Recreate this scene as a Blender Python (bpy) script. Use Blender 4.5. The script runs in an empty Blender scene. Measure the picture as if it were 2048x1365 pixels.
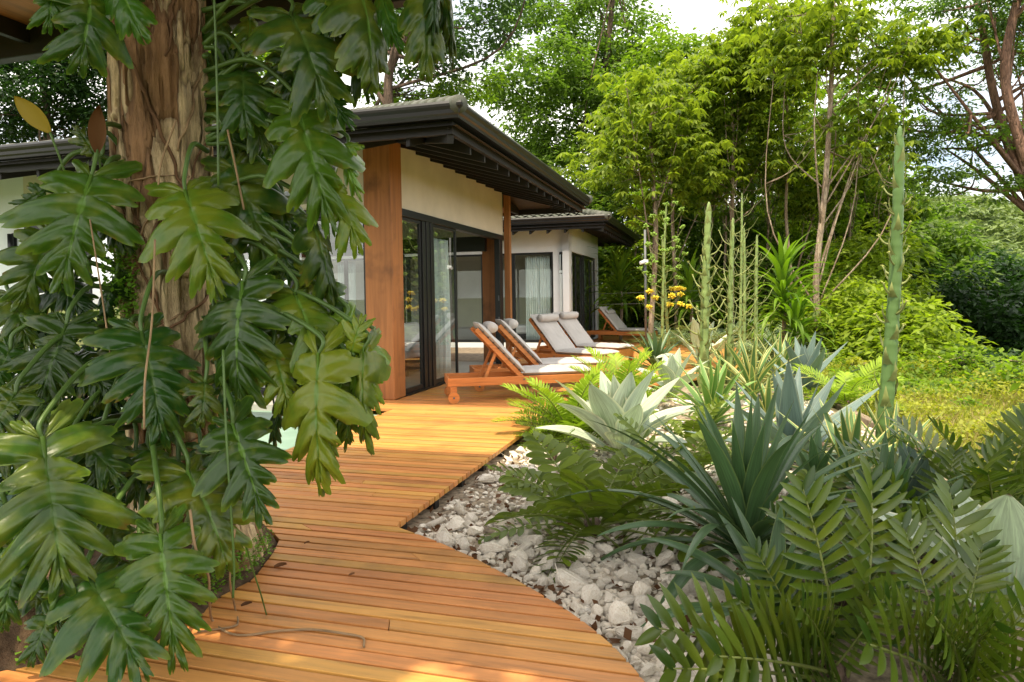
import bpy, math, random
import numpy as np
from mathutils import Vector, Matrix
SC = bpy.context.scene
COL = SC.collection
R = math.radians
# ------------------------------------------------------------------ camera
F, PITCH, ROLL, SH, CZ = 1400.0, .032, .0155, -45.0, 1.6
cd = bpy.data.cameras.new('camera'); cam = bpy.data.objects.new('camera', cd); COL.objects.link(cam)
cd.sensor_width = 36; cd.lens = 36 * F / 2048; cd.shift_y = SH / 2048
cd.clip_start = .05; cd.clip_end = 3000
_r0 = Vector((1, 0, 0)); _f = Vector((0, math.cos(PITCH), -math.sin(PITCH))); _u0 = _r0.cross(_f)
_r = _r0 * math.cos(ROLL) - _u0 * math.sin(ROLL); _u = _u0 * math.cos(ROLL) + _r0 * math.sin(ROLL)
cam.matrix_world = Matrix((( _r.x, _u.x, -_f.x, 0), (_r.y, _u.y, -_f.y, 0), (_r.z, _u.z, -_f.z, CZ), (0, 0, 0, 1)))
SC.camera = cam
CAM = Vector((0, 0, CZ))
# ------------------------------------------------------------------ light
SUN_DIR = Vector((.80, 1.35, -3.9)).normalized()          # the way the sunlight travels
SUN_EL = math.asin(-SUN_DIR.z); SUN_AZ = math.atan2(-SUN_DIR.x, -SUN_DIR.y)
sl = bpy.data.lights.new('sun', 'SUN'); so = bpy.data.objects.new('sun', sl); COL.objects.link(so)
sl.energy = 3.0; sl.angle = R(.6); sl.color = (1, .86, .62)
so.rotation_euler = SUN_DIR.to_track_quat('-Z', 'Y').to_euler(); so.location = (-4, -6, 20)
W = bpy.data.worlds.new('World'); SC.world = W; W.use_nodes = True
wt = W.node_tree; bg = wt.nodes['Background']
sky = wt.nodes.new('ShaderNodeTexSky'); sky.sky_type = 'NISHITA'; sky.sun_disc = False
sky.sun_elevation = SUN_EL; sky.sun_rotation = SUN_AZ; sky.air_density = 1.0; sky.dust_density = 3.0
tc = wt.nodes.new('ShaderNodeTexCoord'); mp = wt.nodes.new('ShaderNodeMapping'); mp.inputs['Scale'].default_value = (1.2, 1.2, 3.2)
nz = wt.nodes.new('ShaderNodeTexNoise'); nz.inputs['Scale'].default_value = 2.2; nz.inputs['Detail'].default_value = 7
rp = wt.nodes.new('ShaderNodeValToRGB'); rp.color_ramp.elements[0].position = .30; rp.color_ramp.elements[1].position = .56
mx = wt.nodes.new('ShaderNodeMixRGB'); mx.inputs[2].default_value = (10.4, 10.1, 9.3, 1)    # bright cloud
L = wt.links.new
L(tc.outputs['Generated'], mp.inputs[0]); L(mp.outputs[0], nz.inputs['Vector']); L(nz.outputs[0], rp.inputs[0])
L(rp.outputs[0], mx.inputs[0]); L(sky.outputs[0], mx.inputs[1]); L(mx.outputs[0], bg.inputs[0])
bg.inputs['Strength'].default_value = .13
SC.view_settings.view_transform = 'Standard'; SC.view_settings.look = 'None'
SC.view_settings.exposure = 1.1; SC.view_settings.gamma = 1
SC.render.engine = 'CYCLES'
cy = SC.cycles
cy.use_denoising = True; cy.max_bounces = 7; cy.diffuse_bounces = 2; cy.glossy_bounces = 3
cy.transmission_bounces = 4; cy.transparent_max_bounces = 10; cy.caustics_reflective = False; cy.caustics_refractive = False
cy.sample_clamp_indirect = 6
# ------------------------------------------------------------------ geometry helpers
def ray(px, py): return _r * ((px - 1024) / F) + _u * ((682.5 - py + SH) / F) + _f
def gz(px, py, z=0.0):
    d = ray(px, py); return CAM + d * ((z - CZ) / d.z)
def at(px, py, Y):
    d = ray(px, py); return CAM + d * (Y / d.y)
TH = math.atan((1433 - 1024) / F)
D1 = Vector((math.sin(TH), math.cos(TH), 0)); D2 = Vector((-math.cos(TH), math.sin(TH), 0))
K0 = gz(789.5, 801)
HROT = math.pi / 2 - TH
def loc(p): q = p - K0; return q.dot(D1), q.dot(D2), p.z
def hit(px, py, u=None, v=None):                     # ray against a wall plane of the house frame
    d = ray(px, py); n, k = (D1, u) if u is not None else (D2, v)
    o = K0 + n * k; return loc(CAM + d * ((o - CAM).dot(n) / d.dot(n)))
class MB:
    def __init__(s): s.v = []; s.f = []; s.uv = []; s.m = []; s.cur = 0
    def add(s, vs, fs, uv=None):
        o = len(s.v); s.v += [tuple(p) for p in vs]; s.f += [tuple(i + o for i in f) for f in fs]
        s.uv += uv if uv else [(0, 0)] * len(vs); s.m += [s.cur] * len(fs); return s
    def box(s, x0, x1, y0, y1, z0, z1):
        return s.add([(x, y, z) for z in (z0, z1) for y in (y0, y1) for x in (x0, x1)],
                     [(0, 2, 3, 1), (4, 5, 7, 6), (0, 1, 5, 4), (2, 6, 7, 3), (0, 4, 6, 2), (1, 3, 7, 5)])
    def bar(s, a, b, w, h, up=(0, 0, 1)):
        a, b = Vector(a), Vector(b); d = (b - a).normalized(); x = d.cross(Vector(up)).normalized(); y = x.cross(d)
        x *= w / 2; y *= h / 2
        vs = [p + i * x + j * y for p in (a, b) for i, j in ((-1, -1), (1, -1), (1, 1), (-1, 1))]
        return s.add(vs, [(3, 2, 1, 0), (4, 5, 6, 7), (0, 1, 5, 4), (1, 2, 6, 5), (2, 3, 7, 6), (3, 0, 4, 7)])
    def tube(s, pts, rad, n=8, cap=True):
        pts = [Vector(p) for p in pts]; k = len(pts)
        if not hasattr(rad, '__len__'): rad = [rad] * k
        ref = None; vs = []; uv = []; ln = 0
        for i, p in enumerate(pts):
            d = (pts[min(i + 1, k - 1)] - pts[max(i - 1, 0)]).normalized()
            if ref is None: ref = d.orthogonal().normalized()
            ref = (ref - d * ref.dot(d)); ref = ref.normalized() if ref.length > 1e-6 else d.orthogonal().normalized()
            b = d.cross(ref)
            if i: ln += (p - pts[i - 1]).length
            for j in range(n):
                t = 2 * math.pi * j / n; vs.append(p + (ref * math.cos(t) + b * math.sin(t)) * rad[i]); uv.append((j / n, ln))
        fs = [(i * n + j, i * n + (j + 1) % n, (i + 1) * n + (j + 1) % n, (i + 1) * n + j) for i in range(k - 1) for j in range(n)]
        if cap: fs += [tuple(range(n))[::-1], tuple((k - 1) * n + j for j in range(n))]
        return s.add(vs, fs, uv)
    def grid(s, fn, nu, nv, uvf=None, flip=False):
        vs = []; uv = []
        for i in range(nu + 1):
            for j in range(nv + 1):
                vs.append(fn(i / nu, j / nv)); uv.append(uvf(i / nu, j / nv) if uvf else (i / nu, j / nv))
        w = nv + 1; q = [(i * w + j, (i + 1) * w + j, (i + 1) * w + j + 1, i * w + j + 1) for i in range(nu) for j in range(nv)]
        return s.add(vs, [f[::-1] for f in q] if flip else q, uv)
    def build(s, name, mats, parent=None, smooth=False, bevel=0, link=True):
        me = bpy.data.meshes.new(name); me.from_pydata(s.v, [], s.f)
        for m in (mats if isinstance(mats, (list, tuple)) else [mats]): me.materials.append(m)
        if any(s.m): me.polygons.foreach_set('material_index', s.m)
        ul = me.uv_layers.new(name='uv'); li = np.empty(len(me.loops), np.int32); me.loops.foreach_get('vertex_index', li)
        ul.data.foreach_set('uv', np.array(s.uv, np.float32)[li].ravel())
        if smooth: me.polygons.foreach_set('use_smooth', [True] * len(me.polygons))
        me.update()
        if not link: return me
        return obj(name, me, parent, bevel)
def obj(name, me, parent=None, bevel=0):
    o = bpy.data.objects.new(name, me); COL.objects.link(o)
    if parent is not None: o.parent = parent
    if bevel:
        b = o.modifiers.new('bevel', 'BEVEL'); b.width = bevel; b.segments = 2; b.limit_method = 'ANGLE'
    return o
def tag(o, label=None, cat=None, group=None, kind=None):
    if label: o['label'] = label
    if cat: o['category'] = cat
    if group: o['group'] = group
    if kind: o['kind'] = kind
    return o
def empty(name, p, label, cat, group=None, rz=0):
    o = bpy.data.objects.new(name, None); COL.objects.link(o); o.location = p; o.rotation_euler = (0, 0, rz); o.empty_display_size = .2
    return tag(o, label, cat, group)
def copy_tree(o, parent=None):
    c = o.copy(); COL.objects.link(c)
    if parent is not None: c.parent = parent
    for ch in list(o.children): copy_tree(ch, c)
    return c
def npmesh(name, V, nper, mat, smooth=False):          # V: (k*nper,3) separate polygons of nper corners
    k = len(V) // nper; me = bpy.data.meshes.new(name)
    me.vertices.add(len(V)); me.vertices.foreach_set('co', V.astype(np.float32).ravel())
    me.loops.add(len(V)); me.loops.foreach_set('vertex_index', np.arange(len(V), dtype=np.int32))
    me.polygons.add(k); me.polygons.foreach_set('loop_start', np.arange(0, len(V), nper, dtype=np.int32))
    me.polygons.foreach_set('loop_total', np.full(k, nper, np.int32))
    me.materials.append(mat); me.update(calc_edges=True); return me
def lerp(a, b, t): return a + (b - a) * t
def smooth_path(pts, n=6):                              # Catmull-Rom through points
    P = [Vector(p) for p in pts]; P = [P[0] * 2 - P[1]] + P + [P[-1] * 2 - P[-2]]; out = []
    for i in range(1, len(P) - 2):
        for k in range(n):
            t = k / n; a, b, c, d = P[i - 1:i + 3]
            out.append(.5 * ((2 * b) + (c - a) * t + (2 * a - 5 * b + 4 * c - d) * t * t + (3 * b - a - 3 * c + d) * t ** 3))
    return out + [P[-2]]
# ------------------------------------------------------------------ materials
class NT:
    def __init__(s, name):
        s.m = bpy.data.materials.new(name); s.m.use_nodes = True; s.t = s.m.node_tree; s.p = s.t.nodes['Principled BSDF']
    def n(s, typ, **kw):
        nd = s.t.nodes.new('ShaderNode' + typ)
        for k, v in kw.items():
            if hasattr(nd, k): setattr(nd, k, v)
            else: s.put(nd.inputs[k.replace('_', ' ')], v)
        return nd
    def put(s, sock, v):
        if isinstance(v, bpy.types.NodeSocket): s.t.links.new(v, sock)
        elif isinstance(v, bpy.types.Node): s.t.links.new(v.outputs[0], sock)
        elif isinstance(v, tuple) and len(v) == 3 and sock.type == 'RGBA': sock.default_value = (*v, 1)
        else: sock.default_value = v
    def math(s, op, a, b=0.0, c=None):
        nd = s.t.nodes.new('ShaderNodeMath'); nd.operation = op; s.put(nd.inputs[0], a); s.put(nd.inputs[1], b)
        if c is not None: s.put(nd.inputs[2], c)
        return nd
    def mix(s, f, a, b, mode='MIX'):
        nd = s.t.nodes.new('ShaderNodeMixRGB'); nd.blend_type = mode; s.put(nd.inputs[0], f); s.put(nd.inputs[1], a); s.put(nd.inputs[2], b); return nd
    def coord(s, scale=(1, 1, 1), out='Object', rot=(0, 0, 0)):
        t = s.t.nodes.new('ShaderNodeTexCoord'); m = s.t.nodes.new('ShaderNodeMapping'); m.inputs['Scale'].default_value = scale; m.inputs['Rotation'].default_value = rot
        s.t.links.new(t.outputs[out], m.inputs[0]); return m
    def noise(s, vec, scale, detail=4, rough=.55):
        nd = s.t.nodes.new('ShaderNodeTexNoise'); nd.inputs['Scale'].default_value = scale; nd.inputs['Detail'].default_value = detail; nd.inputs['Roughness'].default_value = rough
        if vec is not None: s.put(nd.inputs['Vector'], vec)
        return nd
    def ramp(s, f, stops):
        nd = s.t.nodes.new('ShaderNodeValToRGB'); e = nd.color_ramp.elements
        while len(e) < len(stops): e.new(.5)
        for i, (p, c) in enumerate(stops): e[i].position = p; e[i].color = (c, c, c, 1) if not isinstance(c, tuple) else (*c, 1)
        s.put(nd.inputs[0], f); return nd
    def bump(s, h, strength=.3, dist=.02):
        nd = s.t.nodes.new('ShaderNodeBump'); nd.inputs['Strength'].default_value = strength; nd.inputs['Distance'].default_value = dist
        s.put(nd.inputs['Height'], h); s.put(s.p.inputs['Normal'], nd); return nd
    def set(s, color=None, rough=None, spec=None, metal=None):
        for k, v in (('Base Color', color), ('Roughness', rough), ('Specular IOR Level', spec), ('Metallic', metal)):
            if v is not None: s.put(s.p.inputs[k], v)
        return s
def plain(name, c, rough=.6, var=.15, scale=6, spec=.4, bump=0, metal=0, coord=None):
    t = NT(name); n = t.noise(t.coord() if coord is None else coord, scale, 5)
    c2 = tuple(x * (1 - var) for x in c); c3 = tuple(min(1, x * (1 + var)) for x in c)
    t.set(t.ramp(n, [(.3, c2), (.7, c3)]), rough, spec, metal)
    if bump: t.bump(t.noise(t.coord(), scale * 8, 4), bump, .01)
    return t.m
def wood(name, c, axis=0, rough=.42, grain=1.0, island=.35, dirt=.25, coat=0):
    t = NT(name); sc = [14, 14, 14]; sc[axis] = .9; v = t.coord(tuple(sc))
    g = t.n('NewGeometry'); rnd = g.outputs['Random Per Island']
    off = t.n('VectorMath', operation='ADD'); t.put(off.inputs[0], v)
    cmb = t.n('CombineXYZ', X=t.math('MULTIPLY', rnd, 37.), Y=t.math('MULTIPLY', rnd, 91.), Z=t.math('MULTIPLY', rnd, 53.)); t.put(off.inputs[1], cmb)
    n1 = t.noise(off, 2.2 * grain, 6, .62); n2 = t.noise(t.coord((1, 1, 1)), 1.7, 4)
    d = tuple(x * .62 for x in c); l = tuple(min(1, x * 1.25) for x in c)
    base = t.ramp(n1, [(.25, d), (.5, c), (.78, l)])
    hs = t.n('HueSaturation', Color=base, Value=t.math('MULTIPLY_ADD', rnd, island * 2, 1 - island), Hue=t.math('MULTIPLY_ADD', t.math('FRACT', t.math('MULTIPLY', rnd, 7.3)), .025, .4875))
    dk = t.mix(t.ramp(n2, [(.52, 0.), (.75, dirt)]), hs, (.10, .045, .02))
    t.set(dk, t.math('MULTIPLY_ADD', n1, .25, rough - .1), .35)
    t.bump(n1, .25, .004); return t.m
def leafmat(name, c, c2=None, rough=.4, trans=.3, tcol=None, isl=True, obj_var=.0, spec=.35, patch=None):
    t = NT(name); c2 = c2 or tuple(x * .5 for x in c)
    if isl: rnd = t.n('NewGeometry').outputs['Random Per Island']
    else: rnd = t.n('ObjectInfo').outputs['Random']
    col = t.ramp(rnd, [(0., c2), (.55, c), (1., tuple(min(1, x * 1.3) for x in c))])
    if patch:
        n = t.noise(t.coord(), patch[0], 3); col = t.mix(t.ramp(n, [(.45, 0.), (.62, 1.)]), col, patch[1])
    t.set(col, rough, spec * .6)
    if trans:
        tr = t.n('BsdfTranslucent'); t.put(tr.inputs[0], t.mix(1., col, tcol or (1.5, 1.7, .7), 'MULTIPLY')); ms = t.n('MixShader'); ms.inputs[0].default_value = trans
        t.t.links.new(t.p.outputs[0], ms.inputs[1]); t.t.links.new(tr.outputs[0], ms.inputs[2])
        t.t.links.new(ms.outputs[0], t.t.nodes['Material Output'].inputs[0])
    return t.m
def philomat(name, c, yellow=0., vein=(.13, .25, .04), rough=.30):
    t = NT(name); uvn = t.n('TexCoord'); sp = t.n('SeparateXYZ', Vector=uvn.outputs['UV'])
    rnd = t.n('ObjectInfo').outputs['Random']
    hs = t.n('HueSaturation', Color=(*c, 1), Value=t.math('MULTIPLY_ADD', rnd, .75, .62), Hue=t.math('MULTIPLY_ADD', t.math('FRACT', t.math('MULTIPLY', rnd, 13.7)), -.03, .51))
    rs = t.math('FRACT', t.math('MULTIPLY', rnd, 5.1)); nn = t.noise(t.coord((2.6, 2.6, 2.6)), 1.6, 3)
    base = t.mix(t.math('MULTIPLY', t.ramp(t.math('ADD', nn, t.math('MULTIPLY', rs, .22)), [(.58 - yellow * .2, 0.), (.80 - yellow * .2, 1.)]), .35 + yellow * .5), hs, (.24, .26, .015))
    edge = t.ramp(sp.outputs['Y'], [(.90, 0.), (1., .6)])
    base = t.mix(edge, base, (.16, .24, .02))
    eb = t.math('MULTIPLY', t.ramp(sp.outputs['Y'], [(.80, 0.), (1., 1.)]), t.ramp(t.noise(t.coord(), 5, 4), [(.56, 0.), (.66, .9)])); base = t.mix(eb, base, (.16, .09, .02))
    base = t.mix(t.ramp(t.noise(t.coord(), 42, 3), [(.70, 0.), (.76, .55)]), base, (.20, .15, .05))
    base = t.mix(t.ramp(t.noise(t.coord(), 2.2, 5), [(.5, 0.), (.75, .12)]), base, (.20, .24, .16))
    ph = t.math('ABSOLUTE', sp.outputs['X']); v1 = t.ramp(ph, [(0., 1.), (.11, 0.)]); v2 = t.ramp(sp.outputs['Y'], [(.035, 1.), (.06, 0.)])
    vv = t.math('MAXIMUM', t.math('MULTIPLY', v1, .30), v2); base = t.mix(t.math('MULTIPLY', vv, .8), base, vein)
    t.set(base, t.math('MULTIPLY_ADD', nn, .2, rough - .08), .45)
    t.bump(t.noise(t.coord(), 9, 3), .12, .02)
    tr = t.n('BsdfTranslucent'); t.put(tr.inputs[0], t.mix(1., base, (1.6, 1.9, .6), 'MULTIPLY')); ms = t.n('MixShader'); ms.inputs[0].default_value = .25
    t.t.links.new(t.p.outputs[0], ms.inputs[1]); t.t.links.new(tr.outputs[0], ms.inputs[2]); t.t.links.new(ms.outputs[0], t.t.nodes['Material Output'].inputs[0])
    return t.m
def agavemat(name, c, margin=None, mw=.40, rough=.45, streak=.3, tipc=(.10, .06, .03)):
    t = NT(name); uvn = t.n('TexCoord'); sp = t.n('SeparateXYZ', Vector=uvn.outputs['UV']); X, Y = sp.outputs['X'], sp.outputs['Y']
    rnd = t.n('NewGeometry').outputs['Random Per Island']
    v = t.n('CombineXYZ', X=t.math('MULTIPLY', X, 9.), Y=t.math('MULTIPLY', Y, 1.2), Z=t.math('MULTIPLY', rnd, 40.)); n = t.noise(v, 2.5, 4)
    col = t.ramp(n, [(.3, tuple(x * (1 - streak) for x in c)), (.7, tuple(min(1, x * (1 + streak)) for x in c))])
    col = t.n('HueSaturation', Color=col, Value=t.math('MULTIPLY_ADD', rnd, .4, .8))
    e = t.math('ABSOLUTE', t.math('SUBTRACT', X, .5))
    if margin: col = t.mix(t.ramp(e, [(mw - .02, 0.), (mw + .02, 1.)]), col, margin)
    col = t.mix(t.ramp(Y, [(.965, 0.), (.99, 1.)]), col, tipc)
    n3 = t.noise(t.coord(), 14, 4); col = t.mix(t.ramp(n3, [(.68, 0.), (.8, .4)]), col, (.16, .14, .07))
    t.set(col, t.math('MULTIPLY_ADD', n, .2, rough - .1), .4); t.bump(n, .15, .005)
    tr = t.n('BsdfTranslucent'); t.put(tr.inputs[0], t.mix(1., col, (1.2, 1.4, .7), 'MULTIPLY')); ms = t.n('MixShader'); ms.inputs[0].default_value = .12
    t.t.links.new(t.p.outputs[0], ms.inputs[1]); t.t.links.new(tr.outputs[0], ms.inputs[2]); t.t.links.new(ms.outputs[0], t.t.nodes['Material Output'].inputs[0])
    return t.m
def barkmat(name, c1, c2, c3, scale=1., bump=.6):
    t = NT(name); v = t.coord((1, 1, .20)); n0 = t.noise(v, 2.5 * scale, 3)
    w = t.n('VectorMath', operation='MULTIPLY_ADD'); t.put(w.inputs[0], n0.outputs['Color']); w.inputs[1].default_value = (.9, .9, .9); t.put(w.inputs[2], v)
    vo = t.n('TexVoronoi', feature='DISTANCE_TO_EDGE', Scale=5.5 * scale, Vector=w); vc = t.n('TexVoronoi', Scale=5.5 * scale, Vector=w)
    n = t.noise(t.coord((1, 1, .25)), 18 * scale, 6, .7)
    sel = t.n('SeparateColor', Color=vc.outputs['Color'])
    col = t.mix(t.ramp(t.math('MULTIPLY_ADD', n, .5, t.math('MULTIPLY', sel.outputs[0], .75)), [(.55, 0.), (.63, 1.)]), c1, c2)
    col = t.mix(t.ramp(n, [(.35, .75), (.6, 0.)]), col, c3)
    col = t.mix(t.ramp(vo.outputs['Distance'], [(0., .55), (.06, 0.)]), col, tuple(x * .7 for x in c3))
    t.set(col, .85, .2)
    h = t.math('ADD', t.math('MULTIPLY', t.ramp(vo.outputs['Distance'], [(0., 0.), (.12, 1.)]), .8), n); t.bump(h, bump, .05); return t.m
def glassmat(name, tint=(.86, .93, .90), refl=1.0):
    t = NT(name); tr = t.n('BsdfTransparent'); t.put(tr.inputs[0], tint); gl = t.n('BsdfGlossy'); gl.inputs['Roughness'].default_value = .0; t.put(gl.inputs[0], (.95, .97, .96))
    fr = t.n('Fresnel', IOR=1.5); ms = t.n('MixShader'); t.put(ms.inputs[0], t.math('MINIMUM', t.math('MULTIPLY_ADD', fr, 1.7 * refl, .05), 1.))
    t.t.links.new(tr.outputs[0], ms.inputs[1]); t.t.links.new(gl.outputs[0], ms.inputs[2]); t.t.links.new(ms.outputs[0], t.t.nodes['Material Output'].inputs[0]); return t.m
def rockmat():
    t = NT('limestone'); v = t.coord(); n = t.noise(v, 9, 6, .65); rnd = t.n('ObjectInfo').outputs['Random']; ri = t.n('NewGeometry').outputs['Random Per Island']
    rr = t.math('FRACT', t.math('ADD', rnd, ri))
    col = t.ramp(n, [(.22, (.50, .38, .26)), (.42, (.86, .76, .63)), (.7, (.97, .91, .81))]); col = t.n('HueSaturation', Color=col, Value=t.math('MULTIPLY_ADD', rr, .35, .72))
    n2 = t.noise(v, 3, 3); col = t.mix(t.ramp(n2, [(.62, 0.), (.78, .55)]), col, (.38, .27, .17))
    t.set(col, .9, .15); t.bump(t.noise(v, 30, 6, .7), .5, .012); return t.m
MAT = {}
def mats():
    M = MAT
    M['deck'] = wood('deck_boards', (.58, .262, .070), 1, .40, 1.0, .17, .45)
    M['teak'] = wood('oiled_teak', (.56, .225, .055), 0, .42, 1.2, .12, .08)
    M['post'] = wood('post_timber', (.37, .165, .050), 2, .5, .55, .05, .95)
    M['thinpost'] = wood('thin_post_timber', (.36, .17, .055), 2, .5, .8, .05, .1)
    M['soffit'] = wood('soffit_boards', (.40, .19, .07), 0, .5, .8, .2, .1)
    M['stucco'] = plain('cream_stucco', (.68, .61, .50), .9, .10, 1.2, .15, .3)
    M['white'] = plain('white_stucco', (.80, .83, .85), .9, .03, 3, .15, .2)
    M['black'] = plain('black_aluminium', (.012, .013, .014), .35, .1, 8, .4)
    M['dark'] = plain('dark_painted_timber', (.018, .016, .015), .55, .2, 5, .3, .15)
    M['gutter'] = plain('dark_gutter_metal', (.016, .0145, .014), .34, .12, 2, .4)
    M['cushion'] = plain('grey_canvas', (.46, .43, .41), .9, .06, 3, .1, .25)
    M['curtain'] = plain('pale_curtain', (.78, .86, .85), .9, .06, 3, .1)
    M['sofa'] = plain('sofa_fabric', (.70, .68, .68), .9, .05, 3, .1)
    M['slab'] = plain('floor_concrete', (.42, .40, .36), .5, .1, 2, .3)
    M['inside'] = plain('inner_plaster', (.45, .42, .39), .9, .05, 2, .1)
    M['metal'] = plain('galvanised_steel', (.13, .135, .14), .5, .15, 9, .4, 0, .3)
    M['soil'] = plain('dark_soil', (.075, .045, .028), .95, .5, 14, .1, .8)
    M['kerb'] = plain('worn_kerb', (.24, .19, .14), .9, .3, 8, .1, .4)
    M['bedsoil'] = plain('gravelly_soil', (.33, .265, .19), .95, .6, 22, .1, .9)
    M['straw'] = plain('dry_mulch', (.10, .066, .040), .95, .5, 18, .1, .9)
    M['glass'] = glassmat('door_glass'); M['glass2'] = glassmat('window_glass', (.90, .95, .93), .6)
    M['rock'] = rockmat()
    M['bark'] = barkmat('flaking_bark', (.38, .215, .11), (.76, .58, .34), (.15, .085, .045), 1., 1.)
    M['tbark'] = barkmat('pale_bark', (.30, .22, .15), (.42, .33, .24), (.14, .10, .07), 1.4, .5)
    M['dbark'] = barkmat('dark_bark', (.10, .07, .05), (.16, .11, .08), (.05, .035, .025), 1.2, .5)
    M['rbark'] = barkmat('reddish_bark', (.20, .11, .075), (.30, .17, .12), (.07, .045, .035), 1.2, .5)
    M['vine'] = plain('brown_vine', (.16, .085, .045), .8, .3, 9, .2)
    M['root'] = plain('aerial_root', (.30, .20, .11), .8, .3, 9, .2)
    M['petiole'] = plain('green_petiole', (.07, .13, .025), .4, .3, 5, .4)
    M['philo'] = philomat('glossy_leaf', (.042, .112, .009)); M['philod'] = philomat('dark_glossy_leaf', (.022, .066, .008), 0., (.08, .15, .03))
    M['philoy'] = philomat('yellowing_leaf', (.085, .15, .012), .55); M['philob'] = philomat('bright_leaf', (.105, .215, .014), .3)
    M['yleaf'] = leafmat('yellow_leaf', (.27, .20, .03), None, .45, .3, (1.3, 1.2, .5), False)
    M['bleaf'] = leafmat('dry_leaf', (.15, .07, .03), None, .7, .15, (1.2, 1., .7), False)
mats()
# ------------------------------------------------------------------ setting: ground, deck, gravel
rng = np.random.default_rng(7); rnd = random.Random(11)
def _hash(i, j): h = math.sin(i * 127.1 + j * 311.7) * 43758.5453; return h - math.floor(h)
def vnoise(x, y):
    i, j = math.floor(x), math.floor(y); a, b = x - i, y - j; a = a * a * (3 - 2 * a); b = b * b * (3 - 2 * b)
    return lerp(lerp(_hash(i, j), _hash(i + 1, j), a), lerp(_hash(i, j + 1), _hash(i + 1, j + 1), a), b)
def ground_mat():
    t = NT('ground'); v = t.coord(); n = t.noise(v, .35, 6, .6); n2 = t.noise(v, 6, 5)
    col = t.ramp(n, [(.35, (.11, .085, .035)), (.5, (.10, .12, .025)), (.65, (.17, .19, .04))]); col = t.mix(t.math('MULTIPLY', n2, .7), col, (.05, .06, .015))
    t.set(col, .95, .1); t.bump(n2, .6, .05); return t.m
def gridlines(): 
    a = np.concatenate([-np.geomspace(900, 14, 26), np.arange(-12, 26.1, 1.0), np.geomspace(28, 900, 26)]); return a
gx = gridlines(); gy = np.concatenate([-np.geomspace(600, 10, 16), np.arange(-8, 44, 1.), np.geomspace(46, 1400, 30)])
gv = [(x, y, -.17 + (.0 if y < 30 else 0) - (.10 * max(0, x - 9) if x < 40 else 3.1) * (1 if y < 200 else 1)) for x in gx for y in gy]
nyy = len(gy); gf = [(i * nyy + j, (i + 1) * nyy + j, (i + 1) * nyy + j + 1, i * nyy + j + 1) for i in range(len(gx) - 1) for j in range(nyy - 1)]
tag(MB().add(gv, gf).build('ground', ground_mat(), smooth=True), kind='structure')
def gheight(x, y): return -.17 - (.10 * max(0, x - 9) if x < 40 else 3.1)

def interp(u, pts):
    if u <= pts[0][0]: return pts[0][1]
    for (a, b), (c, d) in zip(pts, pts[1:]):
        if u <= c: return lerp(b, d, (u - a) / (c - a)) if c > a else d
    return pts[-1][1]
def uv_of(pp): return [loc(gz(x, y))[:2] for x, y in pp]
RB = sorted(uv_of([(1330, 1400), (1290, 1365), (1272, 1338), (1225, 1290), (1180, 1252), (1130, 1217), (1050, 1170), (960, 1121), (880, 1085), (794, 1054)]))
RB += [(RB[-1][0] + .05, -2.655), (.6, -2.655), (2.6, -3.7), (5.0, -5.4), (13, -5.6), (18, -4.0)]
LB = sorted(uv_of([(-250, 1400), (0, 1343), (150, 1314), (300, 1292), (390, 1234), (440, 1193), (505, 1160), (545, 1108), (560, 1076), (505, 1035), (480, 985), (500, 935), (556, 907)]))
LB += [(-3.0, -.38), (-.75, -.36), (-.70, .6), (-.02, .6)]
# the whole deck, laid as boards across the walkway
dk = MB(); u = -8.2; PW, GP = .089, .0185
while u < 18:
    a, b = u, u + PW
    vr0, vr1 = interp(a, RB), interp(b, RB)
    vl0, vl1 = interp(a, LB), interp(b, LB)
    if a > -.03:
        vl0 = vl1 = -.01 if a < .45 else -.02
        if a > 11.0: vl0 = vl1 = -.6
        if a > 16.7: vl0 = vl1 = 2.0
    z1 = rnd.uniform(-.0025, .0025); cuts = [0, 1]
    if rnd.random() < .14: cuts = sorted([0, 1, rnd.uniform(.15, .85)])
    for t0, t1 in zip(cuts, cuts[1:]):
        e = .0022 if t0 > 0 else 0
        q = [(a, lerp(vl0, vr0, t0) - e), (a, lerp(vl0, vr0, t1) + (.0022 if t1 < 1 else 0)), (b, lerp(vl1, vr1, t1) + (.0022 if t1 < 1 else 0)), (b, lerp(vl1, vr1, t0) - e)]
        vs = [(x, y, z) for z in (-.045 + z1, z1) for x, y in q]
        dk.add(vs, [(0, 1, 2, 3), (7, 6, 5, 4), (0, 4, 5, 1), (1, 5, 6, 2), (2, 6, 7, 3), (3, 7, 4, 0)])
    u += PW + GP
deck = dk.build('wooden_deck', MAT['deck'], bevel=.003); deck.location = K0; deck.rotation_euler = (0, 0, HROT); tag(deck, kind='structure')
js = MB()
for v in (-2.5, -1.5, -.6):
    js.box(-5.4, .5, v - .03, v + .03, -.155, -.048)
for i in range(9): js.box(-5.3 + i * .62, -5.22 + i * .62, -2.62, -2.54, -.165, -.048)
j = js.build('deck_joists', MAT['dark']); j.location = K0; j.rotation_euler = (0, 0, HROT); tag(j, kind='structure')

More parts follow.
